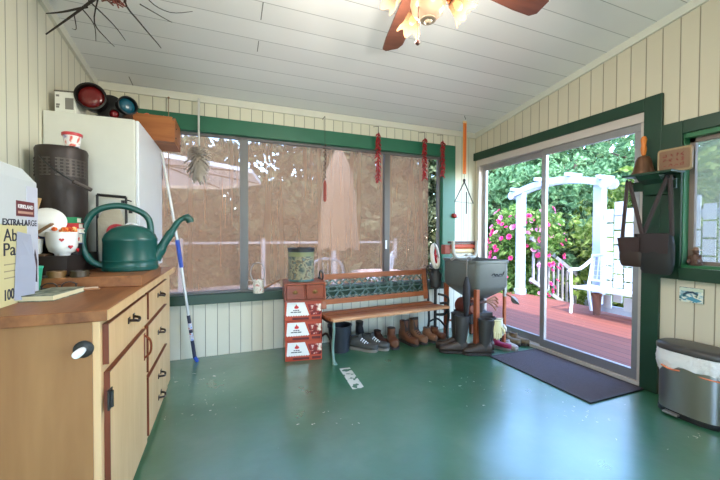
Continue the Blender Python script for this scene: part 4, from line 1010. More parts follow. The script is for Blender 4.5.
for x, mm in ((-L2 + .01, M_legl), (L2 - .01, M_iron)):
    b = MB(); b.tube(spline([(x, -.03, 0), (x, .0, .03), (x, .02, .14), (x, -.005, .28), (x, .0, .37)], 5), [.018] * 5 + [.014] * 16, 8); b.lathe([(.024, 0), (.02, .012)], (x, -.03, 0), 12); b.build('leg', mm, bn, smooth=60)
    b = MB(); b.tube(spline([(x, .40, 0), (x, .37, .03), (x, .33, .14), (x, .335, .3), (x, by(.5), .5), (x, by(.74), .74)], 5), .014, 8); b.lathe([(.022, 0), (.02, .012)], (x, .40, 0), 12); b.build('leg', M_iron, bn, smooth=60)
    b = MB(); b.tube(spline([(x, .0, .36), (x, .16, .345), (x, .335, .35)], 5), .013, 8); b.tube(spline([(x, .02, .15), (x, .17, .22), (x, .33, .15)], 6), .011, 8); b.build('side_stretcher', M_iron, bn, smooth=60)
    b = MB(); b.tube([(x + .0, .33 + .05 * cos(2 * pi * j / 16), .80 + .0 + .045 * sin(2 * pi * j / 16) - .04) for j in range(16)], .008, 6, closed=True); b.build('scroll', M_iron, bn, smooth=60)
o = thing('grey_disc', 'round grey metal disc standing behind the right top corner of the bench', 'disc', (2.285, 3.41, .602))
b = MB(); b.lathe([(.06, -.01), (.064, 0), (.06, .01), (.035, .012), (.03, .006), (.01, .006)], (0, 0, .175), 28, 'Y'); b.build('disc', mat('grey galvanised', (150, 146, 142), .45, .4), o, smooth=40)
b = MB(); b.box((-.012, -.01, 0), (.012, .01, .12)); b.build('stand', M_iron, o)

# ------------------------------------------------------------------ shoes
def ring_se(cx, y, w, z0, z1, n=20, p=.75):
    out = []
    for k in range(n):
        a = 2 * pi * k / n; c_, s2 = cos(a), sin(a)
        out.append((cx + w / 2 * abs(c_) ** p * (1 if c_ > 0 else -1), y, (z0 + z1) / 2 + (z1 - z0) / 2 * abs(s2) ** p * (1 if s2 > 0 else -1)))
    return out
def shoe(name, label, cat, loc, rz, m_up, m_sole, L=.28, W=.10, h_toe=.05, h_ank=.10, collar=True, laces=None, group=None, lining=None, tongue=0.0, shaft=0.0):
    """toe points along local +Y, heel at the origin"""
    t = thing(name, label, cat, loc, rz, group)
    st = [(0, .62, .9), (.06, .74, 1), (.2, .76, 1), (.38, .78, .86), (.5, .86, .68), (.65, .98, .52), (.8, .98, .42), (.92, .78, .36), (1, .42, .26)]
    b = MB()
    out = [(st_w * W / 2 * sg * 1.06, f * L) for sg, seq in ((1, st), (-1, st[::-1])) for f, st_w, _ in seq]
    b.prism(out, 0, .026); b.build('sole', m_sole, t, bevel=.006)
    b = MB(); b.loft([ring_se(0, f * L, w_ * W, .022, .022 + max(h_toe, (h_ank if f < .45 else h_ank * .8) * h_)) for f, w_, h_ in st]); b.build('upper', m_up, t, smooth=60)
    if collar:
        b = MB(); hz = .018 + h_ank
        b.lathe([(W * .36, hz - .03), (W * .40, hz + .012 + shaft), (W * .33, hz + .014 + shaft), (W * .28, hz - .0)], (0, L * .2, 0), 22, sy=1.35); c_ = b.build('collar', m_up, t, smooth=40)
        b = MB(); b.lathe([(W * .325, hz - .01 + shaft), (W * .325, hz + .008 + shaft)], (0, L * .2, 0), 20, sy=1.35); b.build('lining', lining or M_black, c_)
    if tongue:
        b = MB(); b.loft([[(-.03, L * .40, .022 + h_ank * .7), (.03, L * .40, .022 + h_ank * .7), (.03, L * .42, .022 + h_ank * .6), (-.03, L * .42, .022 + h_ank * .6)], [(-.034, L * .33, .03 + h_ank + tongue), (.034, L * .33, .03 + h_ank + tongue), (.034, L * .36, .03 + h_ank + tongue), (-.034, L * .36, .03 + h_ank + tongue)]]); b.build('tongue', lining or m_up, t, bevel=.004)
    if laces:
        b = MB()
        for k in range(4):
            f = .42 + k * .07; z = .026 + h_ank * (.82 - k * .11); b.tube(spline([(-.03, f * L, z - .012), (0, f * L + .004, z + .004), (.03, f * L, z - .012)], 3), .004, 6)
        b.build('laces', laces, t)
    return t
M_snk = mat('grey sneaker mesh', (70, 70, 66), .7, var=.3, scale=40); M_sol = mat('pale grey sole', (122, 118, 108), .6); M_dsole = mat('dark sole', (44, 38, 34), .7)
M_tan = mat('worn tan leather', (104, 62, 40), .55, var=.3, bump=.1); M_ltan = mat('pale tan leather', (132, 92, 66), .6, var=.3); M_brn = mat('brown suede', (78, 44, 30), .75, var=.3)
G = 'shoes under the bench'
shoe('sneaker', 'grey running shoe under the bench, left one of its pair', 'shoe', (1.185, 3.25, 0), radians(226), M_snk, M_sol, .29, .108, .055, .105, True, M_white, G, tongue=.02)
shoe('sneaker', 'grey running shoe under the bench, right one of its pair', 'shoe', (1.325, 3.26, 0), radians(222), M_snk, M_sol, .29, .108, .055, .105, True, M_white, G, tongue=.02)
shoe('black_shoe', 'black high shoe standing behind the grey running shoes', 'shoe', (1.335, 3.42, 0), radians(180), M_black, M_dsole, .15, .10, .08, .20, True, None, G)
shoe('brown_shoe', 'low brown shoe standing between the grey running shoe and the tan boots', 'shoe', (1.53, 3.40, 0), radians(185), M_brn, M_dsole, .22, .09, .045, .09, True, None, G)
shoe('work_boot', 'tan leather boot with open dark collar, left of the tall brown boots', 'boot', (1.645, 3.265, 0), radians(165), M_tan, M_dsole, .24, .11, .075, .115, True, None, G, shaft=.03)
shoe('work_boot', 'brown boot with tall dark tongue in the middle of the row under the bench', 'boot', (1.79, 3.30, 0), radians(192), M_tan, M_dsole, .27, .105, .06, .13, True, M_darkbrown, G, lining=M_darkbrown, tongue=.09, shaft=.07)
shoe('work_boot', 'pale brown boot with tall dark tongue right of the middle boot', 'boot', (1.925, 3.325, 0), radians(188), M_ltan, M_dsole, .27, .11, .065, .13, True, M_darkbrown, G, lining=M_darkbrown, tongue=.10, shaft=.07)
shoe('clog', 'tan clog under the right end of the bench, left one of the two', 'clog', (2.075, 3.27, 0), radians(185), M_ltan, M_dsole, .20, .095, .06, .10, True, None, G)
shoe('clog', 'brown clog under the right end of the bench, right one of the two', 'clog', (2.185, 3.29, 0), radians(190), M_tan, M_dsole, .20, .095, .06, .095, True, None, G)
bk = thing('bucket', 'dark plastic bucket under the left end of the bench', 'bucket', (1.06, 3.23, 0))
b = MB(); b.lathe([(.095, 0), (.118, .25), (.124, .25), (.124, .262), (.115, .262), (.093, .012)], n=32); b.build('pail', mat('blue black plastic', (34, 38, 44), .45, var=.2), bk, smooth=40)
b = MB(); b.tube(spline([(-.122, 0, .25), (-.10, .06, .225), (0, .125, .2), (.10, .06, .225), (.122, 0, .25)], 5), .004, 6); b.build('handle', M_iron, bk)

def rubber_boot(label, loc, rz, h=.35, glove=False):
    t = thing('rubber_boot', label, 'boot', loc, rz, 'rubber boots by the washtub')
    W = .105; L = .27
    st = [(0, .66, .8), (.08, .76, 1), (.25, .76, 1), (.42, .78, .86), (.55, .86, .66), (.7, .98, .55), (.84, .96, .48), (.94, .74, .42), (1, .42, .3)]
    b = MB(); b.prism([(w_ * W / 2 * sg * 1.07, f * L) for sg, seq in ((1, st), (-1, st[::-1])) for f, w_, _ in seq], 0, .024); b.build('sole', M_dsole, t, bevel=.005)
    b = MB(); b.loft([ring_se(0, f * L, w_ * W, .02, .022 + .105 * h_) for f, w_, h_ in st]); b.build('foot', mat('muddy rubber', (62, 50, 42), .5, var=.35, bump=.1), t, smooth=60)
    b = MB(); rings = []
    for z, r_, y in ((.05, .043, .055), (.12, .045, .058), (.2, .054, .055), (h - .06, .062, .05), (h, .064, .05), (h + .002, .058, .05), (h - .07, .054, .05)):
        rings.append([(r_ * .92 * cos(2 * pi * k / 24), y + r_ * 1.12 * sin(2 * pi * k / 24), z) for k in range(24)])
    b.loft(rings); s2 = b.build('shaft', M_rubber, t, smooth=45)
    b = MB(); b.tube([(.0625 * .93 * cos(2 * pi * k / 24), .05 + .0645 * 1.12 * sin(2 * pi * k / 24), h - .004) for k in range(24)], .004, 6, closed=True); b.build('rim', mat('dark rim', (34, 32, 32), .5), s2)
    return t
rubber_boot('tall dark rubber boot left of the washtub leg, nearest the viewer', (2.205, 2.70, 0), radians(58), .37)
rubber_boot('tall dark rubber boot hidden behind the nearest one left of the washtub leg', (2.255, 2.83, 0), radians(62), .37)
rubber_boot('tall dark rubber boot with a cream glove over its rim, right of the washtub leg', (2.385, 2.575, 0), radians(62), .35)
rubber_boot('tall dark rubber boot nearest the door mat, right of the gloved one', (2.475, 2.635, 0), radians(58), .35)
def glove(label, loc, rz, m):
    t = thing('work_glove', label, 'glove', loc, rz, 'gloves drying on the boots')
    b = MB(); b.loft([[(.038 * s2 * cos(2 * pi * k / 14), .012 * sin(2 * pi * k / 14), z) for k in range(14)] for z, s2 in ((.02, .85), (-.01, .8), (-.05, 1.05), (-.09, 1.1), (-.10, .9))])
    for k, (x, l_) in enumerate(((-.029, .05), (-.010, .062), (.010, .058), (.028, .045))): b.tube([(x, 0, -.09), (x * 1.05, -.006, -.1 - l_ * .6), (x * 1.05, -.002, -.1 - l_)], [.0115, .0105, .008], 8)
    b.tube([(.034, 0, -.045), (.056, -.008, -.075), (.06, -.008, -.105)], [.014, .012, .008], 8); b.build('glove', m, t, smooth=60)
    b = MB(); b.tube([(.033 * cos(2 * pi * k / 14), .013 * sin(2 * pi * k / 14), .018) for k in range(14)], .004, 6, closed=True); b.build('cuff', mat('knit cuff', (196, 190, 160), .8), t)
glove('pale yellow cloth glove hanging over the near rubber boot rim', (2.40, 2.505, .335), radians(-20), mat('pale yellow cloth', (214, 206, 160), .85, var=.12))
glove('white cloth glove hanging on the right rubber boot rim', (2.475, 2.56, .335), radians(-20), mat('white cloth', (214, 210, 198), .85, var=.1))
# shoes near the door mat
G3 = 'shoes at the mat corner'
shoe('garden_clog', 'crimson garden clog by the corner of the door mat', 'shoe', (2.58, 2.80, 0), radians(200), mat('crimson foam', (150, 30, 66), .5), M_sol, .22, .085, .045, .07, True, None, G3)
shoe('slip_on_shoe', 'pale grey slip-on shoe lying nearest the door mat', 'shoe', (2.74, 2.78, 0), radians(170), mat('pale grey canvas', (170, 160, 152), .7), M_sol, .22, .085, .03, .04, True, None, G3)
shoe('brown_shoe', 'olive brown shoe left one of the pair at the door frame', 'shoe', (2.795, 2.87, 0), radians(195), mat('olive suede', (104, 88, 64), .7), M_dsole, .22, .085, .05, .075, True, None, G3)
shoe('brown_shoe', 'olive brown shoe right one of the pair at the door frame', 'shoe', (2.90, 2.85, 0), radians(190), mat('olive suede b', (110, 92, 66), .7), M_dsole, .22, .085, .05, .075, True, None, G3)

# ------------------------------------------------------------------ antique washtub with wringer
wt = thing('wash_tub', 'antique grey metal washtub on copper brown legs by the sliding door', 'washtub', (2.30, 2.69, 0), 0)
M_tub = mat('grey blue enamel', (104, 108, 102), .42, .15, var=.15, bump=.05); M_copper = mat('rusty copper paint', (150, 78, 44), .5, .2, var=.3)
SX, SY = .42, .56
def sq(i, z, r_=.05):
    out = []
    for cx, cy, a0 in ((SX - i - r_, i + r_, -90), (SX - i - r_, SY - i - r_, 0), (i + r_, SY - i - r_, 90), (i + r_, i + r_, 180)):
        for k in range(5):
            a = radians(a0 + 90 * k / 4); out.append((cx + r_ * cos(a), cy + r_ * sin(a), z))
    return out
b = MB(); b.loft([sq(.13, .50), sq(.06, .56), sq(.012, .61), sq(.0, .64), sq(0, .875), sq(-.012, .88), sq(-.012, .905), sq(.005, .905), sq(.012, .88), sq(.02, .66), sq(.13, .54)]); b.build('tub', M_tub, wt, smooth=40)
b = MB(); b.tube(spline([(.19, -.003, .755), (.22, -.003, .775), (.235, -.003, .75), (.255, -.003, .77), (.275, -.003, .75), (.30, -.003, .768), (.33, -.003, .755), (.35, -.003, .79)], 4), .004, 6); b.tube([(.2, -.003, .742), (.33, -.003, .745)], .003, 6); b.build('emblem', M_black, wt)
for x, y in ((.03, .03), (SX - .03, .03), (.03, SY - .03), (SX - .03, SY - .03)):
    tall = (x > .2 and y < .2); b = MB()
    b.bar((x, y, .0), (x, y, .87 if tall else .62), .028 if tall else .045, .028 if tall else .045); lg = b.build('leg', M_copper, wt, bevel=.006)
    b = MB(); b.lathe([(.026, 0), (.02, .03)], (x, y, 0), 14); b.build('caster', M_iron, lg)
b = MB(); b.box((SX - .045, .012, .53), (SX - .014, .032, .90)); b.build('corner_post', mat('grey corner post', (150, 152, 152), .45, .3), wt)
b = MB(); b.tube([(.10, .18, .40), (.10, .36, .40)], .085, 20); b.tube([(.10, .15, .40), (.10, .18, .40)], [.05, .085], 20); b.build('motor', mat('red brown motor', (110, 54, 38), .45, .3, var=.3), wt, smooth=40)
b = MB(); b.box((.05, .14, .24), (.34, .42, .34)); b.tube([(.22, .22, .2), (.22, .22, .52)], .045, 16); b.tube([(.1, .27, .40), (.22, .22, .40)], .03, 12); b.build('gearbox', M_iron, wt, smooth=40)
b = MB(); b.bar((.03, .03, .2), (SX - .03, SY - .03, .2), .03, .02); b.bar((SX - .03, .03, .2), (.03, SY - .03, .2), .03, .02); b.build('cross_brace', M_copper, wt)
# wringer : frame of pale iron with two rollers
M_wr_ = mat('pale grey iron', (176, 174, 164), .45, .2)
wx0, wx1, wy = -.07, .23, .32
b = MB()
wf_ = wy - .045
b.tube(spline([(wx0 - .005, wf_, 1.10), (wx0 + .0, wf_, 1.0), (wx0 + .018, wf_, .945), (wx0 + .06, wf_, .925), (wx1 - .06, wf_, .925), (wx1 - .018, wf_, .945), (wx1, wf_, 1.0), (wx1 + .005, wf_, 1.10)], 6), .019, 10)
b.tube([(wx0 + .02, wf_, .93), (wx0 + .02, wf_ + .06, .90)], .016, 8); b.tube([(wx1 - .02, wf_, .93), (wx1 - .02, wf_ + .06, .90)], .016, 8); b.build('wringer_frame', M_wr_, wt, smooth=60)
b = MB(); b.box((wx0 - .02, wy - .035, 1.07), (wx1 + .02, wy + .035, 1.095)); b.build('wringer_top', mat('dark red brown wood', (84, 44, 34), .5), wt, bevel=.006)
b = MB(); b.box((wx1 - .02, wy - .02, .96), (wx1 + .02, wy + .02, 1.07)); b.build('end_block', mat('brown iron', (70, 50, 44), .5), wt)
b = MB(); b.box((wx0 - .10, wy - .03, .96), (wx0 - .02, wy + .04, 1.06)); b.build('gear_case', mat('oxide red case', (140, 62, 44), .5), wt, bevel=.01)
b = MB(); b.tube([(wx0, wy, 1.04), (wx1, wy, 1.04)], .026, 18); b.build('upper_roller', mat('orange red rubber', (196, 84, 56), .5), wt, smooth=50)
b = MB(); b.tube([(wx0 + .01, wy, .99), (wx1 - .01, wy, .99)], .025, 18); b.build('lower_roller', mat('cream rubber', (228, 206, 160), .5), wt, smooth=50)
b = MB(); b.tube([(.105, wy - .03, .945), (.105, wy - .05, .93)], .018, 12); b.box((-.02, wy - .03, .935), (.2, wy + .01, .95)); b.build('drip_board', M_steel, wt)
# cream wheel on an iron stand
cw = thing('wheel_stand', 'cream ring wheel with red spokes on a dark iron stand between bench and washtub', 'wheel', (2.195, 3.24, 0))
b = MB(); b.M = Matrix.Translation((-.02, -.02, .925)) @ Matrix.Rotation(radians(28), 4, 'Z') @ Matrix.Rotation(radians(-8), 4, 'X')
b.tube([(.066 * cos(2 * pi * k / 28), 0, .125 * sin(2 * pi * k / 28)) for k in range(28)], .022, 10, closed=True, flat=1.0); b.build('ring', mat('cream enamel ring', (222, 214, 196), .4), cw, smooth=60)
b = MB(); b.M = Matrix.Translation((-.02, -.02, .925)) @ Matrix.Rotation(radians(28), 4, 'Z')
for a in (70, 190, 310): b.bar((0, 0, 0), (.055 * cos(radians(a)), 0, .105 * sin(radians(a))), .022, .012)
b.lathe([(.02, -.02), (.02, .02)], axis='Y', n=14); b.build('spoke', M_red, cw)
b = MB(); b.M = Matrix.Translation((-.02, -.02, .925)); b.bar((-.03, -.03, .15), (.03, -.03, -.02), .014, .01); b.build('lever', M_wr_, cw)
b = MB(); b.tube([(0, 0, .02), (0, 0, .8)], .018, 12); b.lathe([(.02, .55), (.06, .58), (.07, .72), (.045, .76), (.03, .78)], n=18); b.box((-.07, -.04, .77), (.05, .04, .79)); b.build('post', M_iron, cw, smooth=40)
b = MB(); b.lathe([(.12, 0), (.11, .015), (.03, .03)], n=24); b.build('base', M_iron, cw, smooth=40)
for k in range(2):
    b = MB(); b.tube(spline([(.02, -.02 - .04 * k, .5 - .1 * k), (.1, -.1, .46 - .06 * k), (.05, -.12, .3), (-.03, -.06, .28)], 5), .014, 8); b.build('arm', M_iron, cw, smooth=60)
# folded umbrella hung on the rim
um = thing('umbrella', 'folded black umbrella hanging by its hook from the near left of the washtub', 'umbrella', (2.225, 2.745, .30))
b = MB(); b.lathe([(.008, -.0), (.022, .06), (.038, .25), (.036, .36), (.018, .43), (.012, .45)], n=18); b.build('canopy', mat('black umbrella cloth', (26, 24, 26), .6, var=.3), um, smooth=40)
b = MB(); b.tube(spline([(0, 0, .44), (0, 0, .58), (.008, -.0, .63), (.035, -.0, .642), (.05, .0, .61)], 5), .006, 8); b.build('handle', mat('dark steel hook', (120, 112, 106), .4, .6), um, smooth=60)
b = MB(); b.tube([(0, 0, -.04), (0, 0, .01)], .004, 6); b.build('ferrule', M_steel, um)
# hand rake and trowel hung at the tub
hr = thing('hand_rake', 'rusty hand rake with splayed tines hanging under the washtub', 'rake', (2.50, 2.78, .455))
b = MB()
for k in range(4):
    a = radians(-40 + k * 20); b.tube(spline([(0, 0, .02), (.05 * cos(a), -.02, .05 * sin(a) + .035), (.11 * cos(a), -.02, .10 * sin(a) + .03), (.125 * cos(a), -.045, .11 * sin(a))], 4), .010, 8)
b.build('tines', mat('rusty brown tines', (150, 106, 84), .6, .2), hr, smooth=60)
b = MB(); b.tube([(-.18, .02, .0), (0, 0, .02)], .014, 10); b.build('handle', mat('dark wooden handle', (70, 44, 36), .5), hr, smooth=60)
tw = thing('garden_scoop', 'small grey metal scoop hanging from the right leg of the washtub', 'scoop', (2.755, 2.70, .515))
b = MB(); b.loft([[(0, -.0, .02), (.02, -.02, -.01), (.02, .02, -.01)] + [(0, .0, .02)], [(.06, -.0, .005), (.055, -.05, -.05), (.055, .05, -.05), (.06, 0.005, .005)], [(.10, 0, -.03), (.075, -.045, -.075), (.075, .045, -.075), (.10, .005, -.03)]]); b.build('scoop', mat('grey tin scoop', (150, 142, 132), .45, .4), tw, bevel=.003)
b = MB(); b.tube([(0, 0, .01), (-.06, .0, .04)], .009, 8); b.build('handle', M_copper, tw)
b = MB(); b.tube([(-.05, .0, .035), (-.05, .035, .05)], .004, 6); b.build('hook', M_iron, tw)

# ================================================================== RIGHT SIDE
mt = thing('door_mat', 'dark grey rectangular door mat on the floor before the sliding door', 'mat', (2.645, 2.06, 0))
b = MB(); b.box((-.29, -.47, 0), (.285, .47, .009)); b.build('pile', mat('charcoal mat pile', (78, 70, 76), .9, var=.25, scale=60, bump=.6, bscale=300), mt)
b = MB()
for a, c in (((-.302, -.482, 0), (.297, -.47, .011)), ((-.302, .47, 0), (.297, .482, .011)), ((-.302, -.47, 0), (-.29, .47, .011)), ((.285, -.47, 0), (.297, .47, .011))): b.box(a, c)
b.build('rubber_border', mat('mat border', (40, 36, 38), .6), mt)
# trash can : D-shaped steel bin with bag and dark lid
tcn = thing('trash_can', 'stainless steel pedal bin with a dark lid and white bag by the right wall', 'trash can', (2.805, 1.225, 0))
M_ss = bpy.data.materials.new('brushed stainless'); t_ = NT(M_ss)
t_.b.inputs['Base Color'].default_value = lin((160, 156, 150)); t_.b.inputs['Metallic'].default_value = .95; t_.b.inputs['Roughness'].default_value = .3; t_.b.inputs['Anisotropic'].default_value = .4
def dring(z, s_=1.0, n=40):
    out = []
    for k in range(n):
        a = 2 * pi * k / n; c_, s2 = cos(a), sin(a); p = .72
        out.append((.118 * s_ * abs(c_) ** p * (1 if c_ > 0 else -1), .175 * s_ * abs(s2) ** p * (1 if s2 > 0 else -1), z))
    return out
b = MB(); b.loft([dring(.03, .99), dring(.36), dring(.40), dring(.40, .95), dring(.06, .95)]); b.build('body', M_ss, tcn, smooth=40)
b = MB(); b.loft([dring(0, 1.0), dring(.004, 1.02), dring(.03, 1.02), dring(.034, .98)]); bs_ = b.build('base', M_black, tcn, smooth=40)
b = MB(); b.box((-.150, .02, .012), (-.11, .10, .026)); b.build('pedal', M_ss, bs_, bevel=.004)
b = MB(); rings = []
Rr = random.Random(4)
for z, s_ in ((.30, 1.03), (.325, 1.08), (.36, 1.10), (.395, 1.07), (.418, 1.06), (.42, .93)):
    rr_ = dring(z, s_, 72); rings.append([(x * (1 + .022 * sin(k * 1.7 + z * 60)), y * (1 + .022 * sin(k * 1.7 + z * 60)), zz + (.03 * sin(k * .175 + 1.0) + .01 * sin(k * .9) if z < .31 else 0) + .005 * sin(k * 1.1)) for k, (x, y, zz) in enumerate(rr_)])
b.loft(rings, cap=False); bg = b.build('bag', mat('white plastic bag', (224, 222, 220), .35, var=.06, bump=.6, bscale=28), tcn, smooth=60)
b = MB(); b.tube([(-.124 + .004 * k * 0, .12 - k * .016, .315 - .008 * sin(k * .6) - .002 * k) for k in range(7)], .008, 6, flat=.6); b.tube([(.0 + k * .012 - .12, -.03 - k * .02, .3 + .004 * sin(k)) for k in range(1, 2)] + [(-.11, -.10, .30), (-.08, -.16, .296)], .007, 6, flat=.6); b.build('drawstring', mat('orange drawstring', (226, 130, 92), .5), bg)
b = MB(); b.loft([dring(.418, 1.08), dring(.424, 1.1), dring(.445, 1.1), dring(.456, 1.05), dring(.462, .8), dring(.464, .3)]); b.build('lid', mat('dark grey lid', (66, 62, 60), .38, var=.05), tcn, smooth=50)
# picture tile
pt = thing('picture_tile', 'small picture tile of a blue and white harbour scene on the right wall boards', 'picture', (XR, 1.319, .76))
b = MB(); b.box((-.014, -.064, -.05), (-.001, .064, .05)); b.build('panel', mat('dark green panel edge', (50, 74, 60), .5), pt)
b = MB(); b.box((-.0155, -.064, -.05), (-.014, .064, .05)); b.build('painting', speckle('blue harbour painting', [(20, 50, 60), (44, 110, 120), (120, 160, 170), (206, 220, 216), (230, 228, 206), (40, 92, 84)], 26, seed=3), pt)
b = MB(); b.box((-.0163, -.062, .026), (-.0155, .062, .048)); b.build('sky', mat('pale painted sky', (196, 208, 188), .5), pt)
b = MB(); b.prism([(-.04, .012), (-.01, .028), (.02, .024), (.045, .004), (.04, -.004), (.015, .012), (-.01, .014), (-.035, .002)], -.0168, -.016, 'YZ'); b.build('roofs', mat('dark blue paint', (30, 62, 84), .5), pt)
b = MB(); b.prism([(-.06, -.03), (.0, -.01), (.03, -.028), (-.03, -.046)], -.0168, -.016, 'YZ'); b.build('water', mat('teal painted water', (70, 140, 164), .5), pt)
# green shelf with bracket and pegs
sh = thing('wall_shelf', 'small dark green wall shelf with a bracket between door and window', 'shelf', (XR - .028, 1.515, 1.60))
b = MB(); b.box((-.155, -.155, 0), (.001, .155, .016)); b.build('board', M_dgreen, sh, bevel=.003)
b = MB(); b.prism([(-.14, 0), (-.002, 0), (-.002, -.14), (-.03, -.135), (-.05, -.06), (-.11, -.03)], -.07, .07, 'XZ'); b.build('bracket', M_lgreen if 0 else M_dgreen, sh)
b = MB(); b.box((-.03, -.12, -.10), (-.001, .16, -.03)); b.build('peg_rail', M_dgreen, sh)
for y in (-.11, .145):
    b = MB(); b.tube([(-.02, y, -.04), (-.10, y, -.03), (-.11, y, -.015)], .008, 8); b.build('peg', M_black, sh)
bl = thing('hand_bell', 'brown hand bell with an orange wooden handle standing on the green shelf', 'bell', (XR - .028 - .085, 1.565, 1.6165))
b = MB(); b.lathe([(.070, 0), (.071, .006), (.060, .03), (.052, .07), (.047, .10), (.036, .125), (.012, .135), (.01, .137)], n=32); b.build('bell', mat('brown bronze', (96, 66, 44), .45, .5, var=.2), bl, smooth=40)
b = MB(); b.lathe([(.010, .137), (.015, .15), (.019, .185), (.015, .21), (.017, .23), (.02, .255), (.012, .275), (.002, .278)], n=20); b.build('handle', mat('orange wood handle', (206, 116, 36), .45, var=.15), bl, smooth=40)
# embossed plate
lp = thing('embossed_plate', 'cream rectangular plate with reddish embossed marks on the wall above the green shelf', 'plate', (XR - .03, 1.415, 1.70))
def rrect(w_, h_, r_):
    out = []
    for cx, cy, a0 in ((w_ - r_, -h_ + r_, -90), (w_ - r_, h_ - r_, 0), (-w_ + r_, h_ - r_, 90), (-w_ + r_, -h_ + r_, 180)):
        for k in range(5): a = radians(a0 + 22.5 * k); out.append((cx + r_ * cos(a), cy + r_ * sin(a)))
    return out
b = MB(); b.prism(rrect(.10, .083, .02), -.012, .0, 'YZ'); b.build('plate', mat('cream enamel plate', (150, 124, 92), .45, var=.1), lp)
b = MB(); b.prism(rrect(.086, .066, .012), -.0135, -.012, 'YZ'); b.build('inner_field', mat('tan enamel field', (130, 98, 74), .5, var=.15), lp)
b = MB(); b.tube([(-.0135, u, w_) for u, w_ in rrect(.094, .077, .018)], .004, 6, closed=True); b.build('raised_rim', mat('pale rim', (176, 152, 118), .45), lp)
b = MB(); Rr = random.Random(8)
for r_ in range(3):
    for c in range(4):
        y0_ = .055 - c * .034; z0_ = .032 - r_ * .034
        pts = [(-.0135, y0_ + Rr.uniform(-.011, .011), z0_ + Rr.uniform(-.012, .012)) for _ in range(5)]; b.tube(spline(pts, 3), .0028, 6)
b.build('embossed_marks', mat('red brown marks', (134, 62, 50), .5), lp)
# shoulder bags hung on the pegs
def bag(label, loc, m, w_, h_, drop, m2, dx=0.0, rz=0.0):
    t = thing('shoulder_bag', label, 'bag', loc, rz, 'bags hanging under the shelf')
    b = MB(); prof = [(.0, .6), (.06, .9), (.3, 1.0), (.7, 1.0), (.92, .92), (1.0, .78)]
    b.loft([[((.045 * (.55 + .45 * sin(pi * f))) * cos(2 * pi * k / 24), dx + (w_ / 2 * s_) * abs(cos(0) and sin(2 * pi * k / 24)) ** .6 * (1 if sin(2 * pi * k / 24) > 0 else -1), -drop - h_ * f) for k in range(24)] for f, s_ in prof]); b.build('pouch', m, t, smooth=50)
    b = MB(); b.loft([[(-.047 - .004 * e, dx - w_ / 2 * .9, -drop - .005), (-.047 - .004 * e, dx + w_ / 2 * .9, -drop - .005), (-.040, dx + w_ / 2 * .8, -drop - h_ * .5), (-.040, dx - w_ / 2 * .8, -drop - h_ * .5)] for e in (0, 1)]); b.build('flap', m2, t)
    b = MB()
    for s_ in (-1, 1): b.tube(spline([(0, .0 + .006 * s_, 0), (-.0, dx * .5 + s_ * w_ * .22, -drop * .5), (0, dx + s_ * w_ * .42, -drop - .02)], 6), .015, 6, flat=.5)
    b.build('strap', m2, t)
    return t
bag('dark brown leather shoulder bag hanging from the left peg of the green shelf', (XR - .128, 1.655, 1.575), M_darkbrown, .17, .22, .42, mat('brown strap', (52, 34, 32), .5), -.035)
bag('black shoulder bag with long straps hanging from the right peg of the green shelf', (XR - .118, 1.405, 1.585), mat('black bag cloth', (30, 30, 30), .6, var=.25), .21, .29, .40, mat('dark mauve strap', (46, 36, 38), .55), .065)
# figurine on the window sill
fg = thing('figurine', 'small brown seated figurine on the ledge of the small right window', 'figurine', (XR + .02, 1.312, SZ0 + .02))
M_fig = mat('brown resin', (92, 66, 56), .5, var=.35, bump=.2)
b = MB(); b.lathe([(.034, 0), (.036, .014), (.03, .02)], n=20); b.build('plinth', M_fig, fg, smooth=40)
b = MB(); b.lathe([(.03, .018), (.034, .035), (.026, .06), (.018, .075), (.012, .08)], n=18); b.ball((-.004, 0, .093), (.018, .018, .019), 14, 8)
b.tube(spline([(0, .024, .065), (-.022, .03, .05), (-.034, .012, .04)], 4), .008, 8); b.tube(spline([(0, -.024, .065), (-.022, -.03, .05), (-.034, -.012, .04)], 4), .008, 8)
b.tube(spline([(-.01, .018, .025), (-.04, .022, .032), (-.042, .02, .018)], 4), .010, 8); b.tube(spline([(-.01, -.018, .025), (-.04, -.022, .032), (-.042, -.02, .018)], 4), .010, 8); b.build('body', M_fig, fg, smooth=50)
b = MB(); b.lathe([(.03, .102), (.029, .106), (.017, .108), (.013, .122), (.004, .126)], n=18); b.build('hat', mat('tan resin hat', (140, 106, 84), .5), fg, smooth=40)

# ================================================================== CEILING FAN
FXY = (.833, 1.303); FZ = ceil_z(FXY[1])
fn = thing('ceiling_fan', 'ceiling fan with brown blades and frosted tulip lamp shades', 'ceiling fan', (FXY[0], FXY[1], FZ))
zb = 2.385 - FZ
M_cw = mat('cream fan housing', (226, 210, 186), .35, var=.04)
b = MB(); b.lathe([(.07, .0), (.07, -.02), (.03, -.06), (.016, -.065)], n=28); b.build('canopy', M_cw, fn, smooth=40)
b = MB(); b.lathe([(.014, -.06), (.014, zb + .10)], n=14); b.build('downrod', M_cw, fn, smooth=40)
b = MB(); b.lathe([(.03, zb + .13), (.11, zb + .11), (.125, zb + .06), (.115, zb + .005), (.06, zb - .03), (.045, zb - .09), (.06, zb - .11)], n=36); b.build('motor_housing', M_cw, fn, smooth=40)
KZ = zb - .03
b = MB(); b.lathe([(.05, zb - .10), (.072, KZ - .13), (.078, KZ - .165), (.07, KZ - .20), (.045, KZ - .228), (.02, KZ - .237), (.017, KZ - .245), (.012, KZ - .252), (.003, KZ - .255)], n=36); b.lathe([(.034, KZ - .236), (.036, KZ - .240), (.030, KZ - .243)], n=28); b.build('light_hub', mat('cream ceramic', (150, 132, 112), .3, var=.05), fn, smooth=40)
M_blade = wood('brown fan blade', (78, 44, 32), (104, 62, 46), 0, .4, 12, .08)
def ang(k): return radians(4 + 72 * k)
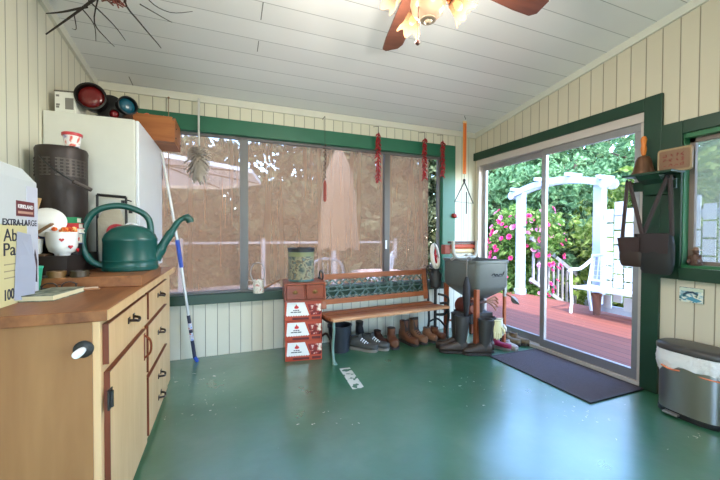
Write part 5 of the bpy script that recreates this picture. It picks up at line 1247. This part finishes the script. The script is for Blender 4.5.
for k in range(5):
    a = ang(k); b = MB(); b.M = Matrix.Translation((0, 0, zb)) @ Matrix.Rotation(a, 4, 'Z') @ Matrix.Rotation(radians(-12), 4, 'X')
    pl_ = [(.16, -.045), (.20, -.055), (.60, -.07), (.70, -.068), (.74, -.045), (.745, .0), (.75, .035), (.72, .062), (.60, .066), (.20, .052), (.16, .045)]
    b.prism(pl_, -.004, .004); bd = b.build('blade', M_blade, fn)
    b = MB(); b.M = Matrix.Translation((0, 0, zb)) @ Matrix.Rotation(a, 4, 'Z') @ Matrix.Rotation(radians(-12), 4, 'X')
    b.prism([(.08, -.018), (.15, -.03), (.24, -.012), (.25, 0), (.24, .012), (.15, .03), (.08, .018)], -.009, -.004); b.build('blade_iron', mat('antique copper', (150, 72, 36), .35, .6), bd)
b = MB(); b.tube([(-.06, -.02, zb - .14), (-.063, -.02, zb - .38)], .0018, 6); b.ball((-.063, -.02, zb - .39), (.011, .011, .012), 10, 6); b.build('pull_chain', mat('dark chain', (84, 50, 40), .4), fn)
M_shade = bpy.data.materials.new('frosted peach glass'); t_ = NT(M_shade)
_d = t_.new('ShaderNodeBsdfDiffuse'); _d.inputs[0].default_value = lin((92, 72, 56)); _t = t_.new('ShaderNodeBsdfTranslucent'); _t.inputs[0].default_value = lin((100, 72, 50)); _p = t_.new('ShaderNodeBsdfTransparent'); _p.inputs[0].default_value = lin((230, 200, 170))
_m = t_.new('ShaderNodeMixShader'); _m.inputs[0].default_value = .6; t_.link(_d.outputs[0], _m.inputs[1]); t_.link(_t.outputs[0], _m.inputs[2])
_n = t_.new('ShaderNodeMixShader'); _n.inputs[0].default_value = .3; t_.link(_m.outputs[0], _n.inputs[1]); t_.link(_p.outputs[0], _n.inputs[2]); t_.link(_n.outputs[0], t_.out.inputs['Surface'])
M_bulb = emis('lit bulb', (255, 214, 150), 3.0)
BULBW = 16.0
for k, a_ in enumerate((86, -6, 174, 264)):
    a = radians(a_); d = V((cos(a), sin(a), 0)); p0 = d * .06 + V((0, 0, KZ - .125)); ax = (d * .80 + V((0, 0, -.60))).normalized(); p1 = p0 + d * .045 + V((0, 0, .01))
    b = MB(); b.tube([p0, p0 + d * .04, p1], .012, 10); b.tube([p1 - ax * .005, p1 + ax * .03], [.018, .026], 14); arm = b.build('lamp_arm', mat('brass arm', (150, 84, 44), .35, .6), fn, smooth=60)
    q_ = ax.to_track_quat('Z', 'Y').to_matrix().to_4x4(); q_.translation = p1
    b = MB(); b.M = q_; rings = []
    for z, r_, wv in ((.012, .02, 0), (.03, .031, 0), (.055, .036, 0), (.08, .041, .04), (.10, .052, .14), (.107, .058, .2)):
        rings.append([((r_ * (1 + wv * .5 * cos(6 * 2 * pi * j / 48))) * cos(2 * pi * j / 48), (r_ * (1 + wv * .5 * cos(6 * 2 * pi * j / 48))) * sin(2 * pi * j / 48), z + wv * .06 * cos(6 * 2 * pi * j / 48)) for j in range(48)])
    b.loft(rings, cap=False); b.build('lamp_shade', M_shade, arm, smooth=60)
    b = MB(); b.M = q_; b.lathe([(.008, .02), (.011, .034), (.018, .052), (.017, .066), (.009, .076), (.002, .078)], n=16); b.build('bulb', M_bulb, arm, smooth=60)
    L_ = bpy.data.lights.new('bulb_light', 'POINT'); L_.energy = BULBW; L_.color = (1.0, .94, .87); L_.shadow_soft_size = .04
    lo = bpy.data.objects.new('bulb_light', L_); COL.objects.link(lo); lo.location = V((FXY[0], FXY[1], FZ)) + p1 + ax * .15

# ================================================================== LIGHT AND CAMERA
w = bpy.data.worlds.new('World'); scn.world = w; w.use_nodes = True
nt = w.node_tree; bg = nt.nodes['Background']
sky = nt.nodes.new('ShaderNodeTexSky'); sky.sky_type = 'NISHITA'; sky.sun_disc = False
sky.sun_elevation = radians(56); sky.sun_rotation = atan2(-SUN_DIR.x, -SUN_DIR.y); sky.air_density = 1.0; sky.dust_density = 0.4; sky.ozone_density = 4.0
nt.links.new(sky.outputs[0], bg.inputs[0]); bg.inputs[1].default_value = 2.4
S_ = bpy.data.lights.new('sun', 'SUN'); S_.energy = 8.0; S_.angle = radians(.8); S_.color = (1.0, .95, .88)
so = bpy.data.objects.new('sun', S_); COL.objects.link(so); so.rotation_euler = SUN_DIR.to_track_quat('-Z', 'Y').to_euler()

cam = bpy.data.cameras.new('camera'); co = bpy.data.objects.new('camera', cam); COL.objects.link(co)
cam.sensor_width = 36.0; cam.lens = 339.5 / 720 * 36.0; cam.clip_start = .05; cam.clip_end = 200
yaw, pitch, roll = radians(21.54), radians(-1.014), radians(.22)
F = V((sin(yaw) * cos(pitch), cos(yaw) * cos(pitch), sin(pitch))); R0 = V((cos(yaw), -sin(yaw), 0)); U0 = R0.cross(F)
Rr_ = R0 * cos(roll) + U0 * sin(roll); Ur_ = -R0 * sin(roll) + U0 * cos(roll)
mw = Matrix((( Rr_.x, Ur_.x, -F.x, 0), (Rr_.y, Ur_.y, -F.y, 0), (Rr_.z, Ur_.z, -F.z, 1.17), (0, 0, 0, 1)))
co.matrix_world = mw
scn.camera = co
scn.view_settings.view_transform = 'Standard'; scn.view_settings.look = 'None'; scn.view_settings.gamma = 1.0; scn.view_settings.use_curve_mapping = False
scn.view_settings.exposure = 0.27
